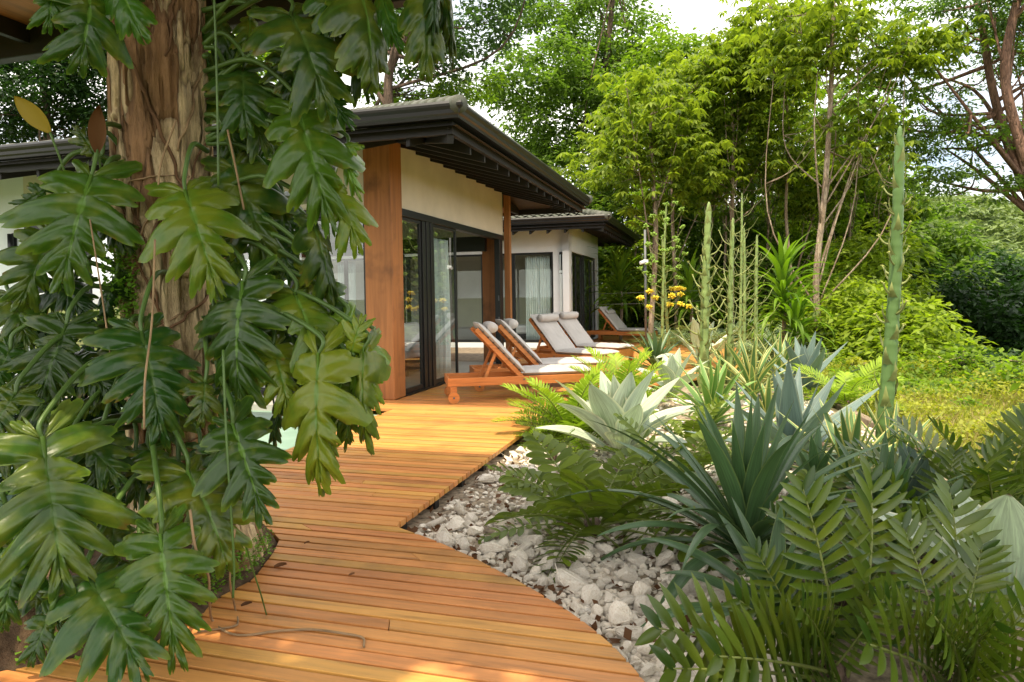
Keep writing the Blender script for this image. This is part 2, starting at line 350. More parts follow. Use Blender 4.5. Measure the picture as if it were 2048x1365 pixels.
# gravel bed soil sheet and the white stones
def bed(x, y): return -.150 + .05 * vnoise(x * 1.3, y * 1.3) + .03 * vnoise(x * 4, y * 4)
B0 = MB().grid(lambda s, t: (lerp(-1.2, 4.6, s), lerp(2.2, 13.0, t), bed(lerp(-1.2, 4.6, s), lerp(2.2, 13.0, t))), 60, 100)
tag(B0.build('gravel_bed', MAT['bedsoil'], smooth=True), kind='structure')
def rock_mesh(seed, flat=.7):
    r = random.Random(seed); import bmesh
    bm = bmesh.new()
    for _ in range(r.randint(13, 22)):
        v = Vector((r.gauss(0, 1), r.gauss(0, 1), r.gauss(0, 1))).normalized() * r.uniform(.75, 1.1); bm.verts.new((v.x * r.uniform(.85, 1.15), v.y * .85, v.z * flat))
    bmesh.ops.convex_hull(bm, input=bm.verts); loose = [v for v in bm.verts if not v.link_faces]; bmesh.ops.delete(bm, geom=loose, context='VERTS')
    bmesh.ops.bevel(bm, geom=list(bm.edges), offset=.07, segments=1, affect='EDGES')
    bmesh.ops.subdivide_edges(bm, edges=list(bm.edges), cuts=1, use_grid_fill=True)
    for v in bm.verts: v.co += v.co.normalized() * (r.uniform(-.035, .035))
    me = bpy.data.meshes.new('white_stone'); bm.to_mesh(me); bm.free(); me.materials.append(MAT['rock']); return me
ROCKS = [rock_mesh(i, .62 + .08 * (i % 4)) for i in range(9)]
def on_deck(p, m=.03):
    u_, v_, _ = loc(p); return interp(u_, RB) - m < v_ < interp(u_, LB) + m
placed = []; tries = 0; nrock = 0
def try_rock(x, y, r, sep=.74):
    for (a, b, c) in placed:
        if (a - x) ** 2 + (b - y) ** 2 < ((c + r) * sep) ** 2: return False
    p = Vector((x, y, 0))
    if on_deck(p, r * .75): return False
    placed.append((x, y, r)); return True
while nrock < 298 and tries < 40000:
    tries += 1
    px, py = rnd.uniform(800, 1560), rnd.uniform(900, 1365) ; g = gz(px, py, -.1)
    r = rnd.choice((.04, .05, .06, .07, .08, .095)) * rnd.uniform(.9, 1.15)
    if tries > 9000: r = rnd.uniform(.026, .045)
    if not try_rock(g.x, g.y, r): continue
    o = obj('white_stone', ROCKS[nrock % 9]); s = r * 1.08
    o.scale = (s * rnd.uniform(.9, 1.3), s * rnd.uniform(.8, 1.1), s * rnd.uniform(.75, 1.05)); o.rotation_euler = (rnd.gauss(0, .35), rnd.gauss(0, .35), rnd.uniform(0, 6.28))
    o.location = (g.x, g.y, bed(g.x, g.y) + s * .42)
    tag(o, 'rough white limestone chunk lying in the stone bed beside the walkway', 'stone', 'white stones of the planting bed'); nrock += 1
rv = []; rf = []; tmp = [([v.co.copy() for v in m.vertices], [tuple(p.vertices) for p in m.polygons]) for m in ROCKS]; mb = MB()
for k in range(9000):
    if k < 7000: g = gz(rnd.uniform(800, 1600), rnd.uniform(890, 1365), -.1); r = rnd.uniform(.014, .034)
    else: g = gz(rnd.uniform(1050, 1880), rnd.uniform(775, 950), -.1); r = rnd.uniform(.03, .06)
    if g.y > 12 or g.x > 4.5 or on_deck(g, r) : continue
    vs, fs = tmp[k % 9]; Mx = Matrix.Translation((g.x, g.y, bed(g.x, g.y) + r * .3)) @ Matrix.Rotation(rnd.uniform(0, 6.28), 4, 'Z') @ Matrix.Rotation(rnd.gauss(0, .4), 4, 'X') @ Matrix.Diagonal((r * 1.2, r, r * .9, 1))
    mb.add([Mx @ v for v in vs], fs)
tag(mb.build('gravel', MAT['rock']), 'small white limestone gravel filling the planting bed', 'gravel', kind='stuff')
# pool and its rim on the left of the deck
def water():
    t = NT('pool_water'); n = t.noise(t.coord(), 3, 4); n2 = t.noise(t.coord(), 25, 3)
    t.set(t.ramp(n, [(.3, (.20, .33, .25)), (.7, (.27, .40, .32))]), .35, .25); t.bump(n2, .08, .02); return t.m
h = MB().box(-6.0, -.9, -.30, 8, -.5, -.07).build('pool', water()); h.location = K0; h.rotation_euler = (0, 0, HROT); tag(h, kind='structure')
h = MB().box(-.9, .0, .62, 8, -.5, .02).build('terrace_floor', MAT['slab']); h.location = K0; h.rotation_euler = (0, 0, HROT); tag(h, kind='structure')
h = MB().box(6.2, 11.2, .0, 8, -.5, -.03).build('courtyard_floor', MAT['kerb']); h.location = K0; h.rotation_euler = (0, 0, HROT); tag(h, kind='structure')
# soil mound round the tree
TX, TY = -1.96, 4.15
def mound(s, t):
    a = t * 2 * math.pi; rr = s * (1.25 + .30 * vnoise(3 * math.cos(a) + 5, 3 * math.sin(a) + 5)); x = TX + rr * 1.05 * math.cos(a) - .25; y = TY - .35 + rr * 1.35 * math.sin(a)
    z = -.16 + .42 * (1 - s ** 2) ** 1.3 + .05 * vnoise(x * 9, y * 9) * (1 - s) + .02 * vnoise(x * 25, y * 25)
    u_, v_, _ = loc(Vector((x, y, 0))); e_ = v_ - interp(u_, LB)
    if e_ < .10: z = min(z, lerp(-.20, .03, max(0, min(1, (e_ + .10 + .10 * vnoise(x * 7, y * 7)) / .2))))
    return (x, y, z)
tag(MB().grid(mound, 26, 60, flip=False).build('soil_mound', MAT['straw'], smooth=True), kind='structure')

exec_later = []
# ------------------------------------------------------------------ the two pavilions (house frame: x away along the right facade, y to the left, z up)
def house_root(name, label): 
    return empty(name, K0, label, 'house', rz=HROT)
def sweep(path, prof, out=-1):                      # profile (outward, z) mitred along an open plan path
    P = [Vector((x, y, 0)) for x, y in path]; k = len(P); rows = []
    for i, p in enumerate(P):
        ds = [(P[b] - P[a]).normalized() for a, b in ((i - 1, i), (i, i + 1)) if a >= 0 and b < k]
        ns = [Vector((d.y, -d.x, 0)) * out for d in ds]; m = sum(ns, Vector()).normalized(); m = m / m.dot(ns[0])
        rows.append([p + m * o + Vector((0, 0, z)) for o, z in prof])
    n = len(prof); fs = [(i * n + j, i * n + (j + 1) % n, (i + 1) * n + (j + 1) % n, (i + 1) * n + j) for i in range(k - 1) for j in range(n)]
    fs += [tuple(range(n))[::-1], tuple((k - 1) * n + j for j in range(n))]
    return [v for r_ in rows for v in r_], fs
def tile_mat():
    t = NT('roof_tiles'); n = t.noise(t.coord(), 5, 5); r2 = t.noise(t.coord((3, 3.9, 1)), 1., 2)
    t.set(t.mix(t.ramp(n, [(.4, 0.), (.7, .6)]), t.ramp(r2, [(.35, (.085, .09, .075)), (.65, (.14, .14, .12))]), (.06, .075, .04)), .75, .3); t.bump(n, .2, .01); return t.m
MAT['tile'] = tile_mat()
def roof(parent, u0, u1, v0, v1, z, pitch, wu, wv, wu1, rafter=.62):
    tp = math.tan(R(pitch)); smax = (u1 - u0) / 2; zt = lambda s: z - .085 + s * tp
    rf = MB(); row = .34; nr = int(smax / row); col = .26 / 6
    def slope(face):
        lo, hi = (v0, v1) if face in 'fb' else (u0, u1); nc = int((hi - lo) / col); k = 0
        for i in range(nr):
            s0, s1 = i * row, (i + 1) * row; vs = []
            for c in range(nc + 1):
                a = lo + (hi - lo) * c / nc; ph = math.sin(a / .26 * 2 * math.pi); ph2 = .018 * (1 - abs(ph)) if ph < 0 else .018 + .03 * ph
                for s, dz in ((s0, .045), (s1, .012)):
                    cl = max(lo + s, a) if face != 'r' else min(max(lo + s, a), hi - s)
                    zz = zt(s) + dz + ph2
                    vs.append({'f': (u0 + s, cl, zz), 'b': (u1 - s, cl, zz), 'r': (cl, v0 + s, zz)}[face])
            fs = [(2 * c, 2 * c + 2, 2 * c + 3, 2 * c + 1) for c in range(nc)]
            rf.add(vs, fs if face != 'f' else [f[::-1] for f in fs])
    for f in 'frb': slope(f)
    r = rf.build('roof', MAT['tile'], parent)
    hp = MB()
    for a, b in (((u0, v0), (u0 + smax, v0 + smax)), ((u1, v0), (u1 - smax, v0 + smax)), ((u0 + smax, v0 + smax), (u0 + smax, v1))):
        za = zt(min(a[0] - u0, u1 - a[0])); zb = zt(smax)
        n = 22 if b[1] < v1 else 14; A = Vector((*a, za + .05)); B = Vector((*b, zb + .05))
        for i in range(n): hp.tube([A.lerp(B, i / n), A.lerp(B, (i + 1.08) / n)], [.115, .095], 10)
    hp.build('hip_tiles', MAT['tile'], r, True)
    # soffit boards
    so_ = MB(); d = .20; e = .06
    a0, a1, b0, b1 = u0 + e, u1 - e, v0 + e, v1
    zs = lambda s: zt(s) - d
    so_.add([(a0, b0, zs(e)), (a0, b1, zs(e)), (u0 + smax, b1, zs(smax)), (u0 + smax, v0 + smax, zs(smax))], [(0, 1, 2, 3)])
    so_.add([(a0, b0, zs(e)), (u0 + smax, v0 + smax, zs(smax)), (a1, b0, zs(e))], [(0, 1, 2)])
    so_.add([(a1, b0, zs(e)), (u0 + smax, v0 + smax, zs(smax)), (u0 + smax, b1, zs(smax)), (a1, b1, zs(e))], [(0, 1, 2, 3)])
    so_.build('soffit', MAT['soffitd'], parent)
    ga = [(u1, v1), (u1, v0), (u0, v0), (u0, v1)]
    prof = [(-.05, z + .012), (.02, z + .012), (.035, z - .02), (.03, z - .05), (.0, z - .085), (-.005, z - .13), (-.03, z - .15), (-.035, z - .185), (-.16, z - .185), (-.16, z - .02)]
    g = MB().add(*sweep(ga, prof, -1)).build('gutter', MAT['gutter'], parent)
    f = MB().add(*sweep(ga, [(-.163, z - .187), (-.163, z - .35), (-.225, z - .35), (-.225, z - .187)], -1)).build('fascia', MAT['dark'], parent)
    # rafters: right side, front side
    zb = lambda s: zt(s) - .43
    u = u0 + 1.0
    while u < u1 - .3:
        lim = min(wv - v0 + .04, u - u0 + .02, u1 - u + .02) if (u < wu or u > wu1) else wv - v0 + .04
        m = MB(); s0, s1 = .22, lim
        if s1 > s0 + .2:
            m.add([(u + x, v0 + s, zt(s) - q) for s in (s0, s1) for q in (.43, .205) for x in (-.028, .028)], [(0, 1, 3, 2), (4, 6, 7, 5), (0, 4, 5, 1), (2, 3, 7, 6), (0, 2, 6, 4), (1, 5, 7, 3)]); m.build('rafter', MAT['dark'], parent, bevel=.004)
        u += rafter
    v = v0 + .8; k = 0
    while v < min(v1, v0 + 9):
        lim = min(wu - u0 + .04, v - v0 + .02); s0, s1 = .22, lim
        if s1 > s0 + .2 and k % 1 == 0:
            m = MB(); m.add([(u0 + s, v + x, zt(s) - q) for s in (s0, s1) for q in (.43, .205) for x in (-.028, .028)], [(0, 2, 3, 1), (4, 5, 7, 6), (0, 1, 5, 4), (2, 6, 7, 3), (0, 4, 6, 2), (1, 3, 7, 5)]); m.build('rafter', MAT['dark'], parent, bevel=.004)
        v += rafter * 1.25; k += 1
    m = MB(); m.bar((u0 + .2, v0 + .2, zb(.2) + .10), (wu, wv, zb(min(wu - u0, wv - v0)) + .10), .09, .2); m.build('hip_rafter', MAT['dark'], parent)
    return r
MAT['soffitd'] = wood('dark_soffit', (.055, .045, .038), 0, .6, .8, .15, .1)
def frame_panel(name, parent, x0, x1, y0, y1, z0, z1, w=.055, glass='glass', axis='u', handle=False):
    m = MB()
    if axis == 'u':      # panel runs along x
        m.box(x0, x0 + w, y0, y1, z0, z1); m.box(x1 - w, x1, y0, y1, z0, z1); m.box(x0 + w, x1 - w, y0, y1, z0, z0 + w * 1.5); m.box(x0 + w, x1 - w, y0, y1, z1 - w, z1)
        yc = (y0 + y1) / 2; gl = MB().add([(x0 + w, yc, z0 + w), (x1 - w, yc, z0 + w), (x1 - w, yc, z1 - w), (x0 + w, yc, z1 - w)], [(0, 1, 2, 3)])
    else:
        m.box(x0, x1, y0, y0 + w, z0, z1); m.box(x0, x1, y1 - w, y1, z0, z1); m.box(x0, x1, y0 + w, y1 - w, z0, z0 + w * 1.5); m.box(x0, x1, y0 + w, y1 - w, z1 - w, z1)
        xc = (x0 + x1) / 2; gl = MB().add([(xc, y0 + w, z0 + w), (xc, y1 - w, z0 + w), (xc, y1 - w, z1 - w), (xc, y0 + w, z1 - w)], [(0, 1, 2, 3)])
    o = m.build(name, MAT['black'], parent, bevel=.004); gl.build('pane', MAT[glass], o)
    if handle:
        hh = MB()
        for zc in (1.0, 1.25):
            hh.box(x0 + .015, x0 + .04, y0 - .03, y0 - .002, zc, zc + .09)
        hh.build('handle', MAT['metal'], o)
    return o
HZ = 3.04
house = house_root('pavilion', 'near pavilion with cream walls, thick timber corner post and black folding glass doors')
UE = 6.02
pm = MB().box(0, .42, 0, .47, .0, 4.18).build('corner_post', MAT['post'], house, bevel=.018)
MB().box(UE + .01, UE + .15, -.14, .0, 0, 4.12).build('slim_post', MAT['thinpost'], house, bevel=.008)
MB().box(.423, UE + .005, .02, .20, HZ + .003, 4.33).build('wall', MAT['stucco'], house)
VL = hit(62, 480, u=0)[1]
MB().box(.05, .20, .473, VL + .2, HZ + .003, 4.3).build('wall', MAT['stucco'], house)
MB().box(.05, .30, VL + .203, 13, -.1, 4.3).build('wall', MAT['white'], house)
MB().box(.423, UE, .0, .16, HZ - .12, HZ).build('door_header', MAT['black'], house, bevel=.006)
MB().box(.03, .19, .474, VL + .2, HZ - .12, HZ).build('door_header', MAT['black'], house, bevel=.006)
MB().box(.423, UE, .0, .16, -.01, .022).build('door_track', MAT['black'], house)
MB().box(.03, .19, .474, VL + .2, .022, .05).build('door_track', MAT['black'], house)
ZD = HZ - .122
ua, ub, uc, ud = .43, hit(846, 700, v=.05)[0], hit(866, 700, v=.05)[0], hit(916, 700, v=.05)[0]
frame_panel('glass_door', house, ua, ub - .002, .045, .09, .025, ZD)
for i in range(3):
    x = ub + (uc - ub) * i / 3; MB().box(x + .004, x + (uc - ub) / 3 - .004, .02 - .015 * i, .10 + .02 * (i % 2), .025, ZD).build('folded_door', MAT['black'], house, bevel=.005)
frame_panel('glass_door', house, uc + .002, ud, .045, .09, .025, ZD)
for i in range(3):
    x = UE - .36 + i * .115; MB().box(x, x + .10, .0 + .012 * i, .13, .025, ZD).build('folded_door', MAT['black'], house, bevel=.005)
MB().box(UE - .372, UE - .36, .02, .05, 1.0, 1.12).box(UE - .372, UE - .36, .02, .05, 1.5, 1.62).build('handle', MAT['metal'], house)
v = .476; k = 0
wpan = (VL + .2 - .476) / 5
for k in range(5):
    frame_panel('glass_door', house, .08, .125, v + wpan * k + .002, v + wpan * (k + 1) - .002, .052, ZD, axis='v')
# rear side: open glass wall, posts, floor, ceiling
MB().box(UE - .02, UE + .12, .47, 13, HZ, 4.3).build('rear_wall', MAT['inside'], house)
MB().box(UE - .03, UE + .13, .47, 13, HZ - .35, HZ - .002).build('rear_beam', MAT['black'], house)
MB().box(.02, UE + .1, .203, 13, -.2, .018).build('floor', MAT['slab'], house)
MB().box(.21, UE - .03, .21, 12.9, 4.05, 4.09).build('ceiling', MAT['inside'], house)
MB().box(.3, UE, 8.6, 8.75, .02, 4.05).build('inner_wall', MAT['inside'], house)
for vv in (2.6, 5.6): MB().box(UE - .0, UE + .06, vv, vv + .06, .02, HZ - .36).build('rear_mullion', MAT['black'], house)
ip = hit(986, 600, v=.40); MB().box(ip[0] - .20, ip[0] + .14, .24, .60, .0, 3.6).build('inner_post', MAT['post'], house, bevel=.015)
roof(house, -1.80, 7.45, -1.83, 12.5, 4.0, 16, 0.0, 0.0, UE + .15)
MB().box(UE + .16, 7.2, .02, 6, 3.72, 3.75).build('soffit', MAT['soffit'], house)
MB().box(UE + .16, 7.2, -.06, .015, 3.66, 3.86).build('eave_beam', MAT['dark'], house)
# far pavilion
far = house_root('pavilion', 'far white pavilion behind the loungers with a pale curtain behind its window')
WU, WV = 11.25, -.55
WU1 = hit(1197, 600, v=WV)[0]; wl = hit(1107, 600, u=WU)[1]; wz = 2.95
wr0, wr1 = hit(1139, 600, v=WV)[0], hit(1194.5, 600, v=WV)[0]
W0 = .13
m = MB(); m.box(WU, WU + .2, WV, wl, -.2, 3.95); m.box(WU, WU + .2, wl + .0, 11, wz, 3.95); m.box(WU, WU + .2, wl, 11, -.2, W0); m.build('wall', MAT['white'], far)
m = MB(); m.box(WU + .203, wr0, WV, WV + .2, -.2, 3.95); m.box(wr0, wr1, WV, WV + .2, wz, 3.95); m.box(wr1, WU1, WV, WV + .2, -.2, 3.95); m.build('wall', MAT['white'], far)
v0 = wl + .003; widths = [1.30, 1.0, 1.3, 1.3, 1.0, 1.3, 1.3, 1.3, 1.2]
for i, w_ in enumerate(widths):
    frame_panel('window', far, WU + .02, WU + .09, v0, v0 + w_ - .004, W0 + .003, wz - .003, .06, 'glass2', 'v'); v0 += w_
pw = (wr1 - wr0) / 4
for i in range(4): frame_panel('sliding_door', far, wr0 + pw * i + .003, wr0 + pw * (i + 1) - .003, WV + .03 + .05 * (i % 2), WV + .075 + .05 * (i % 2), .02, wz - .003, .09, 'glass2', 'u')
MB().box(WU + .3, WU1, WV + .3, 11, -.1, .02).build('floor', MAT['slab'], far)
MB().box(WU1 - .2, WU1 - .003, WV + .203, 11, .02, 3.95).build('rear_wall', MAT['inside'], far)
MB().box(WU + .21, WU1 - .21, WV + .21, 11, 3.4, 3.44).build('ceiling', MAT['inside'], far)
MB().box(WU + 3.2, WU + 3.3, .9, 11, .03, 3.39).build('inner_wall', MAT['inside'], far)
roof(far, 9.95, 18.1, -1.93, 10.5, 3.87, 16, WU, WV, WU1, .42)
# curtains (hang inside, things of their own)
def curtain(name, a, b, z0, z1, label, waves=9, amp=.045, spread=0, group=None):
    a, b = Vector((*a, 0)), Vector((*b, 0)); d = b - a; n = Vector((-d.y, d.x, 0)).normalized()
    def fn(s, t):
        ph = s * waves * 2 * math.pi + .6 * math.sin(s * 9); p = a + d * s + n * (amp * math.sin(ph) * (.7 + .5 * t) + .02 * math.sin(s * 23 + t * 3)) + d * (spread * t * (s - .2))
        return (p.x, p.y, lerp(z1, z0, t))
    o = MB().grid(fn, waves * 12, 10).build(name, MAT['curtain'], None, True); o.location = K0; o.rotation_euler = (0, 0, HROT)
    o.modifiers.new('thick', 'SOLIDIFY').thickness = .004
    return tag(o, label, 'curtain', group)
c0 = hit(1052, 600, u=WU + .3)[1]; c1 = hit(1101, 600, u=WU + .3)[1]
curtain('curtain', (WU + .30, c1), (WU + .30, c0), .16, 2.86, 'pale blue curtain gathered behind the far pavilion window right of the slim post', 11)
e0, e1 = hit(676, 560, u=WU + .3)[1], hit(712, 560, u=WU + .3)[1]
curtain('curtain', (WU + .30, e1), (WU + .30, e0), .16, 2.86, 'pale curtain hanging deep inside, left of the thick timber post', 10)
q0, q1 = hit(866, 560, v=.45)[0], hit(900, 560, v=.45)[0]
curtain('curtain', (q0 - .1, .42), (q1 - .2, .42), .08, 2.75, 'sheer pale curtain behind the folded black glass doors', 6, .03)
curtain('curtain', (wr0 + .1, WV + .28), (wr0 + .34, WV + .26), .10, 2.85, 'white curtain blowing out at the corner of the far pavilion', 3, .03, .5)
curtain('curtain', (wr1 - .9, WV + .42), (wr1 - .3, WV + .42), .10, 2.85, 'white curtain behind the sliding doors on the side of the far pavilion', 5, .04)
# wall lamps
def wall_lamp(p, n, label, h=.66):
    r_ = empty('wall_lamp', K0 + Matrix.Rotation(HROT, 3, 'Z') @ Vector(p), label, 'wall lamp', 'black wall lamps', HROT + n)
    MB().box(-.03, -.004, -.05, .05, -h / 2 - .02, h / 2 + .02).build('back_plate', MAT['black'], r_, bevel=.004)
    m = MB().tube([(-.085, 0, -h / 2), (-.085, 0, h / 2)], .055, 14); m.build('lamp_tube', MAT['black'], r_, True)
    MB().tube([(-.085, 0, -h / 2 + .03), (-.085, 0, -h / 2 + .11)], .059, 14).build('lens', MAT['curtain'], r_)
pl = hit(1123, 527, u=WU); wall_lamp((WU, pl[1], pl[2]), 0, 'black tube wall lamp beside the curtained window of the far pavilion')
pl = hit(31, 496, u=.05); wall_lamp((.05, pl[1], pl[2]), 0, 'black tube wall lamp on the white wall left of the big tree', .5)
# sofa and table inside
def sofa():
    r_ = empty('sofa', K0 + Matrix.Rotation(HROT, 3, 'Z') @ Vector((3.9, 1.5, .02)), 'low sofa with pale cushions on a dark base inside the glass doors', 'sofa', rz=HROT)
    MB().box(-1.1, 1.1, -.42, .42, .10, .34).build('base', MAT['dark'], r_, bevel=.01)
    for s in (-1, 1): MB().box(min(s * .02, s * 1.08), max(s * .02, s * 1.08), -.42, .30, .345, .56).build('seat_cushion', MAT['sofa'], r_, bevel=.05)
    for s in (-1, 1): MB().box(min(s * .03, s * 1.06), max(s * .03, s * 1.06), .22, .42, .57, 1.02).build('back_cushion', MAT['sofa'], r_, bevel=.07)
    for x in (-1, 1):
        for y in (-.36, .36): MB().box(x - .04, x + .04, y - .04, y + .04, .0, .098).build('leg', MAT['dark'], r_)
sofa()
def sofa2():
    r_ = empty('sofa', K0 + Matrix.Rotation(HROT, 3, 'Z') @ Vector((1.15, 2.2, .02)), 'long pale sofa inside, seen through the left glass wall beside the tree', 'sofa', rz=HROT)
    MB().box(-.42, .42, -.9, .9, .10, .34).build('base', MAT['dark'], r_, bevel=.01)
    MB().box(-.42, .30, -.88, .88, .345, .54).build('seat_cushion', MAT['sofa'], r_, bevel=.05)
    MB().box(.22, .42, -.88, .88, .55, .98).build('back_cushion', MAT['sofa'], r_, bevel=.07)
sofa2()
def bed_():
    r_ = empty('bed', K0 + Matrix.Rotation(HROT, 3, 'Z') @ Vector((12.6, 1.0, .02)), 'made bed with white sheets inside the far pavilion', 'bed', rz=HROT)
    MB().box(-.9, .9, -.4, 1.5, .05, .35).build('base', MAT['dark'], r_, bevel=.01)
    MB().box(-.88, .88, -.38, 1.45, .355, .62).build('mattress', MAT['sofa'], r_, bevel=.06)
    for x in (-.45, .45): MB().box(x - .32, x + .32, .95, 1.4, .63, .80).build('pillow', MAT['sofa'], r_, bevel=.07)
bed_()
def patio_table():
    p = gz(470, 850, -.02); r_ = empty('patio_table', Vector((p.x - .25, p.y + .55, 0.02)), 'white patio table with thin black legs half hidden behind the climbing plant', 'table', rz=HROT)
    MB().box(-.45, .45, -.45, .45, .72, .75).build('table_top', MAT['white'], r_, bevel=.008)
    for x in (-.4, .4):
        for y in (-.4, .4): MB().tube([(x, y, 0), (x * .85, y * .85, .72)], .014, 8).build('leg', MAT['black'], r_, True)
    MB().tube([(-.38, -.38, .3), (.38, -.38, .3)], .01, 6).tube([(-.38, .38, .3), (.38, .38, .3)], .01, 6).build('brace', MAT['black'], r_, True)
patio_table()
# covered terrace over the viewpoint: its front beam shows at the top left, its shade falls across the walkway
shel = empty('terrace_roof', K0, 'dark beam and timber soffit of the terrace roof behind the big tree', 'roof', rz=HROT)
bu = -5.0; zb0 = 3.80
MB().box(bu - .12, bu, -8.4, 7.5, zb0, zb0 + .25).build('beam', MAT['dark'], shel, bevel=.01)
MB().box(bu - 3.7, bu + .0, -8.4, 7.5, zb0 + .253, zb0 + .275).build('soffit', MAT['soffit'], shel)
MB().box(bu - 3.75, bu + .06, -8.45, 7.55, zb0 + .45, zb0 + .53).build('roof_deck', MAT['dark'], shel)
for k in range(16):
    vv = -8.0 + k * 1.0; MB().box(bu - 3.6, bu - .125, vv - .03, vv + .03, zb0 + .10, zb0 + .25).build('rafter', MAT['dark'], shel)
for vv in (-8.2, 7.2): MB().box(bu - .13, bu + .01, vv - .07, vv + .07, -.2, zb0 - .002).build('post', MAT['post'], shel)
for vv in (-8.2, -1.5, 7.2): MB().box(bu - 3.7, bu - 3.56, vv - .07, vv + .07, -.2, zb0 + .25).build('post', MAT['post'], shel)
# ------------------------------------------------------------------ loungers
def lounger(label):
    r_ = empty('sun_lounger', (0, 0, 0), label, 'sun lounger', 'wooden sun loungers on the deck')
    LN, WD = 2.28, .36; zt_, hd = .375, .125; T = MAT['teak']; ang = R(47); px_ = 1.14
    m = MB()
    for s in (-1, 1): m.box(0, LN, s * WD - .02, s * WD + .02, zt_ - hd, zt_)
    m.box(.0, .035, -WD + .021, WD - .021, zt_ - hd - .0, zt_ - .004); m.box(LN - .035, LN, -WD + .021, WD - .021, zt_ - hd - .05, zt_ - .004)
    for i in range(10): x = px_ + .03 + i * .107; m.box(x, x + .085, -WD + .022, WD - .022, zt_ - .035, zt_ - .012)
    m.box(.55, .60, -WD + .021, WD - .021, zt_ - hd + .01, zt_ - .06)
    m.build('frame', T, r_, bevel=.004)
    for s in (-1, 1):
        MB().box(LN - .095, LN - .002, s * (WD - .05) - .04, s * (WD - .05) + .04, 0, zt_ - hd - .003).build('leg', T, r_, bevel=.004)
        MB().box(.03, .13, s * (WD - .005) - .035, s * (WD - .005) + .035 - .03, .05, zt_ - hd - .003).build('leg', T, r_, bevel=.004)
        wy = s * (WD + .045); w = MB().tube([(.08, wy - .022, .085), (.08, wy + .022, .085)], .085, 22).build('wheel', T, r_)
        MB().tube([(.08, wy + s * .0221, .085), (.08, wy + s * .034, .085)], .016, 10).build('hub', MAT['metal'], w)
        MB().tube([(px_ + .02, s * (WD + .021), zt_ - .05), (px_ + .02, s * (WD + .03), zt_ - .05)], .014, 8).build('bolt', MAT['metal'], r_)
    d = Vector((-math.cos(ang), 0, math.sin(ang))); n = Vector((math.sin(ang), 0, math.cos(ang))); P = Vector((px_, 0, zt_ - .02)); BL = 1.02
    m = MB()
    for s in (-1, 1): m.bar(P + Vector((0, s * .315, 0)), P + Vector((0, s * .315, 0)) + d * BL, .035, .07, n)
    for i in range(9):
        c = P + d * (.06 + i * .113) + n * .012; m.bar(c + Vector((0, -.295, 0)), c + Vector((0, .295, 0)), .085, .02, n)
    m.build('backrest', T, r_, bevel=.003)
    for s in (-1, 1): 
        a = P + Vector((0, s * .27, 0)) + d * .55 - n * .03; MB().bar(a, (a.x - .20, s * .27, zt_ - .10), .03, .045, (1, 0, 0)).build('prop', T, r_, bevel=.003)
    MB().bar((P + d * .30 - n * .05) + Vector((-.10, -.25, -.04)), (P + d * .30 - n * .05) + Vector((-.10, .25, -.04)), .03, .05, (1, 0, 0)).build('prop_bar', T, r_)
    def pad(o, x, nn, ln, w, th, seed):
        def fn(s, t, side=1):
            e = 1 - abs(2 * s - 1) ** 7; f = 1 - abs(2 * t - 1) ** 7; q = (e * f) ** .45
            wob = .010 * vnoise(s * 7 + seed, t * 5) + .012 * vnoise(s * 17 + seed, t * 13) - .010
            return o + x * (s * ln) + Vector((0, (t - .5) * w * (1 - .012 * math.sin(s * 9 + seed)), 0)) + nn * (th / 2 + side * (th / 2 * q) + (wob if side > 0 else 0) * q)
        m = MB(); m.grid(lambda s, t: fn(s, t, 1), 46, 22, flip=True); m.grid(lambda s, t: fn(s, t, -1), 46, 22); return m
    sd = rnd.uniform(0, 50)
    pad(Vector((px_ - .02, 0, zt_ - .008)), Vector((1, 0, 0)), Vector((0, 0, 1)), LN - px_ + .05, .70, .105, sd).build('seat_cushion', MAT['cushion'], r_, True)
    bc = pad(P + n * .035 + d * .02, d, n, BL + .03, .70, .095, sd + 9).build('back_cushion', MAT['cushion'], r_, True)
    tr = MB()
    for i in range(8): c = P + d * (.12 + i * .115) + n * .045; tr.box(c.x - .012, c.x + .012, .33, .352, c.z - .006, c.z + .006); tr.box(c.x - .012, c.x + .012, -.352, -.33, c.z - .006, c.z + .006)
    tr.build('cushion_tie', MAT['black'], bc)
    return r_, P, d, n
def bolster(r_, P, d, n, wd=.62, at_=.86, rr=.085, flat=1.):
    c = P + d * at_ + n * (.13 + rr * flat * .8)
    def fn(s, t):
        e = 1 if .06 < s < .94 else max(.02, math.sqrt(max(0, 1 - ((abs(s - .5) - .44) / .06) ** 2)))
        a = t * 2 * math.pi; q = rr * e * (1 + .05 * math.sin(a * 3 + s * 9)); return c + Vector((0, (s - .5) * wd, 0)) + d * (q * math.cos(a)) + n * (q * flat * math.sin(a))
    return MB().grid(fn, 34, 20).build('head_pillow', MAT['cushion'], r_, True)
def place_l(r_, p, ax): r_.location = (p.x, p.y, .002); r_.rotation_euler = (0, 0, math.atan2(ax[1], ax[0]))
l1, P_, d_, n_ = lounger('nearest lounger, wheels toward the timber post, its cushion end reaching the bright green cycad'); b_ = bolster(l1, P_, d_, n_)
ax1 = Vector((.985, .17, 0)).normalized(); side1 = Vector((-ax1.y, ax1.x, 0))
w1 = gz(908, 808); o1 = w1 - ax1 * .08 + side1 * .405; place_l(l1, o1, ax1)
l2 = copy_tree(l1); l2['label'] = 'second lounger from the front, parallel behind the nearest one, its backrest by the folded doors'
place_l(l2, o1 + side1 * 1.22 + ax1 * .54, ax1)
ax3 = Vector((.74, -.67, 0)).normalized(); side3 = Vector((-ax3.y, ax3.x, 0))
l3 = copy_tree(l1); l3['label'] = 'lounger standing askew behind the front pair with its foot end toward the garden'
f3 = gz(1233, 745); place_l(l3, f3 - ax3 * 2.24 - side3 * .31 + side3 * 0.0, ax3)
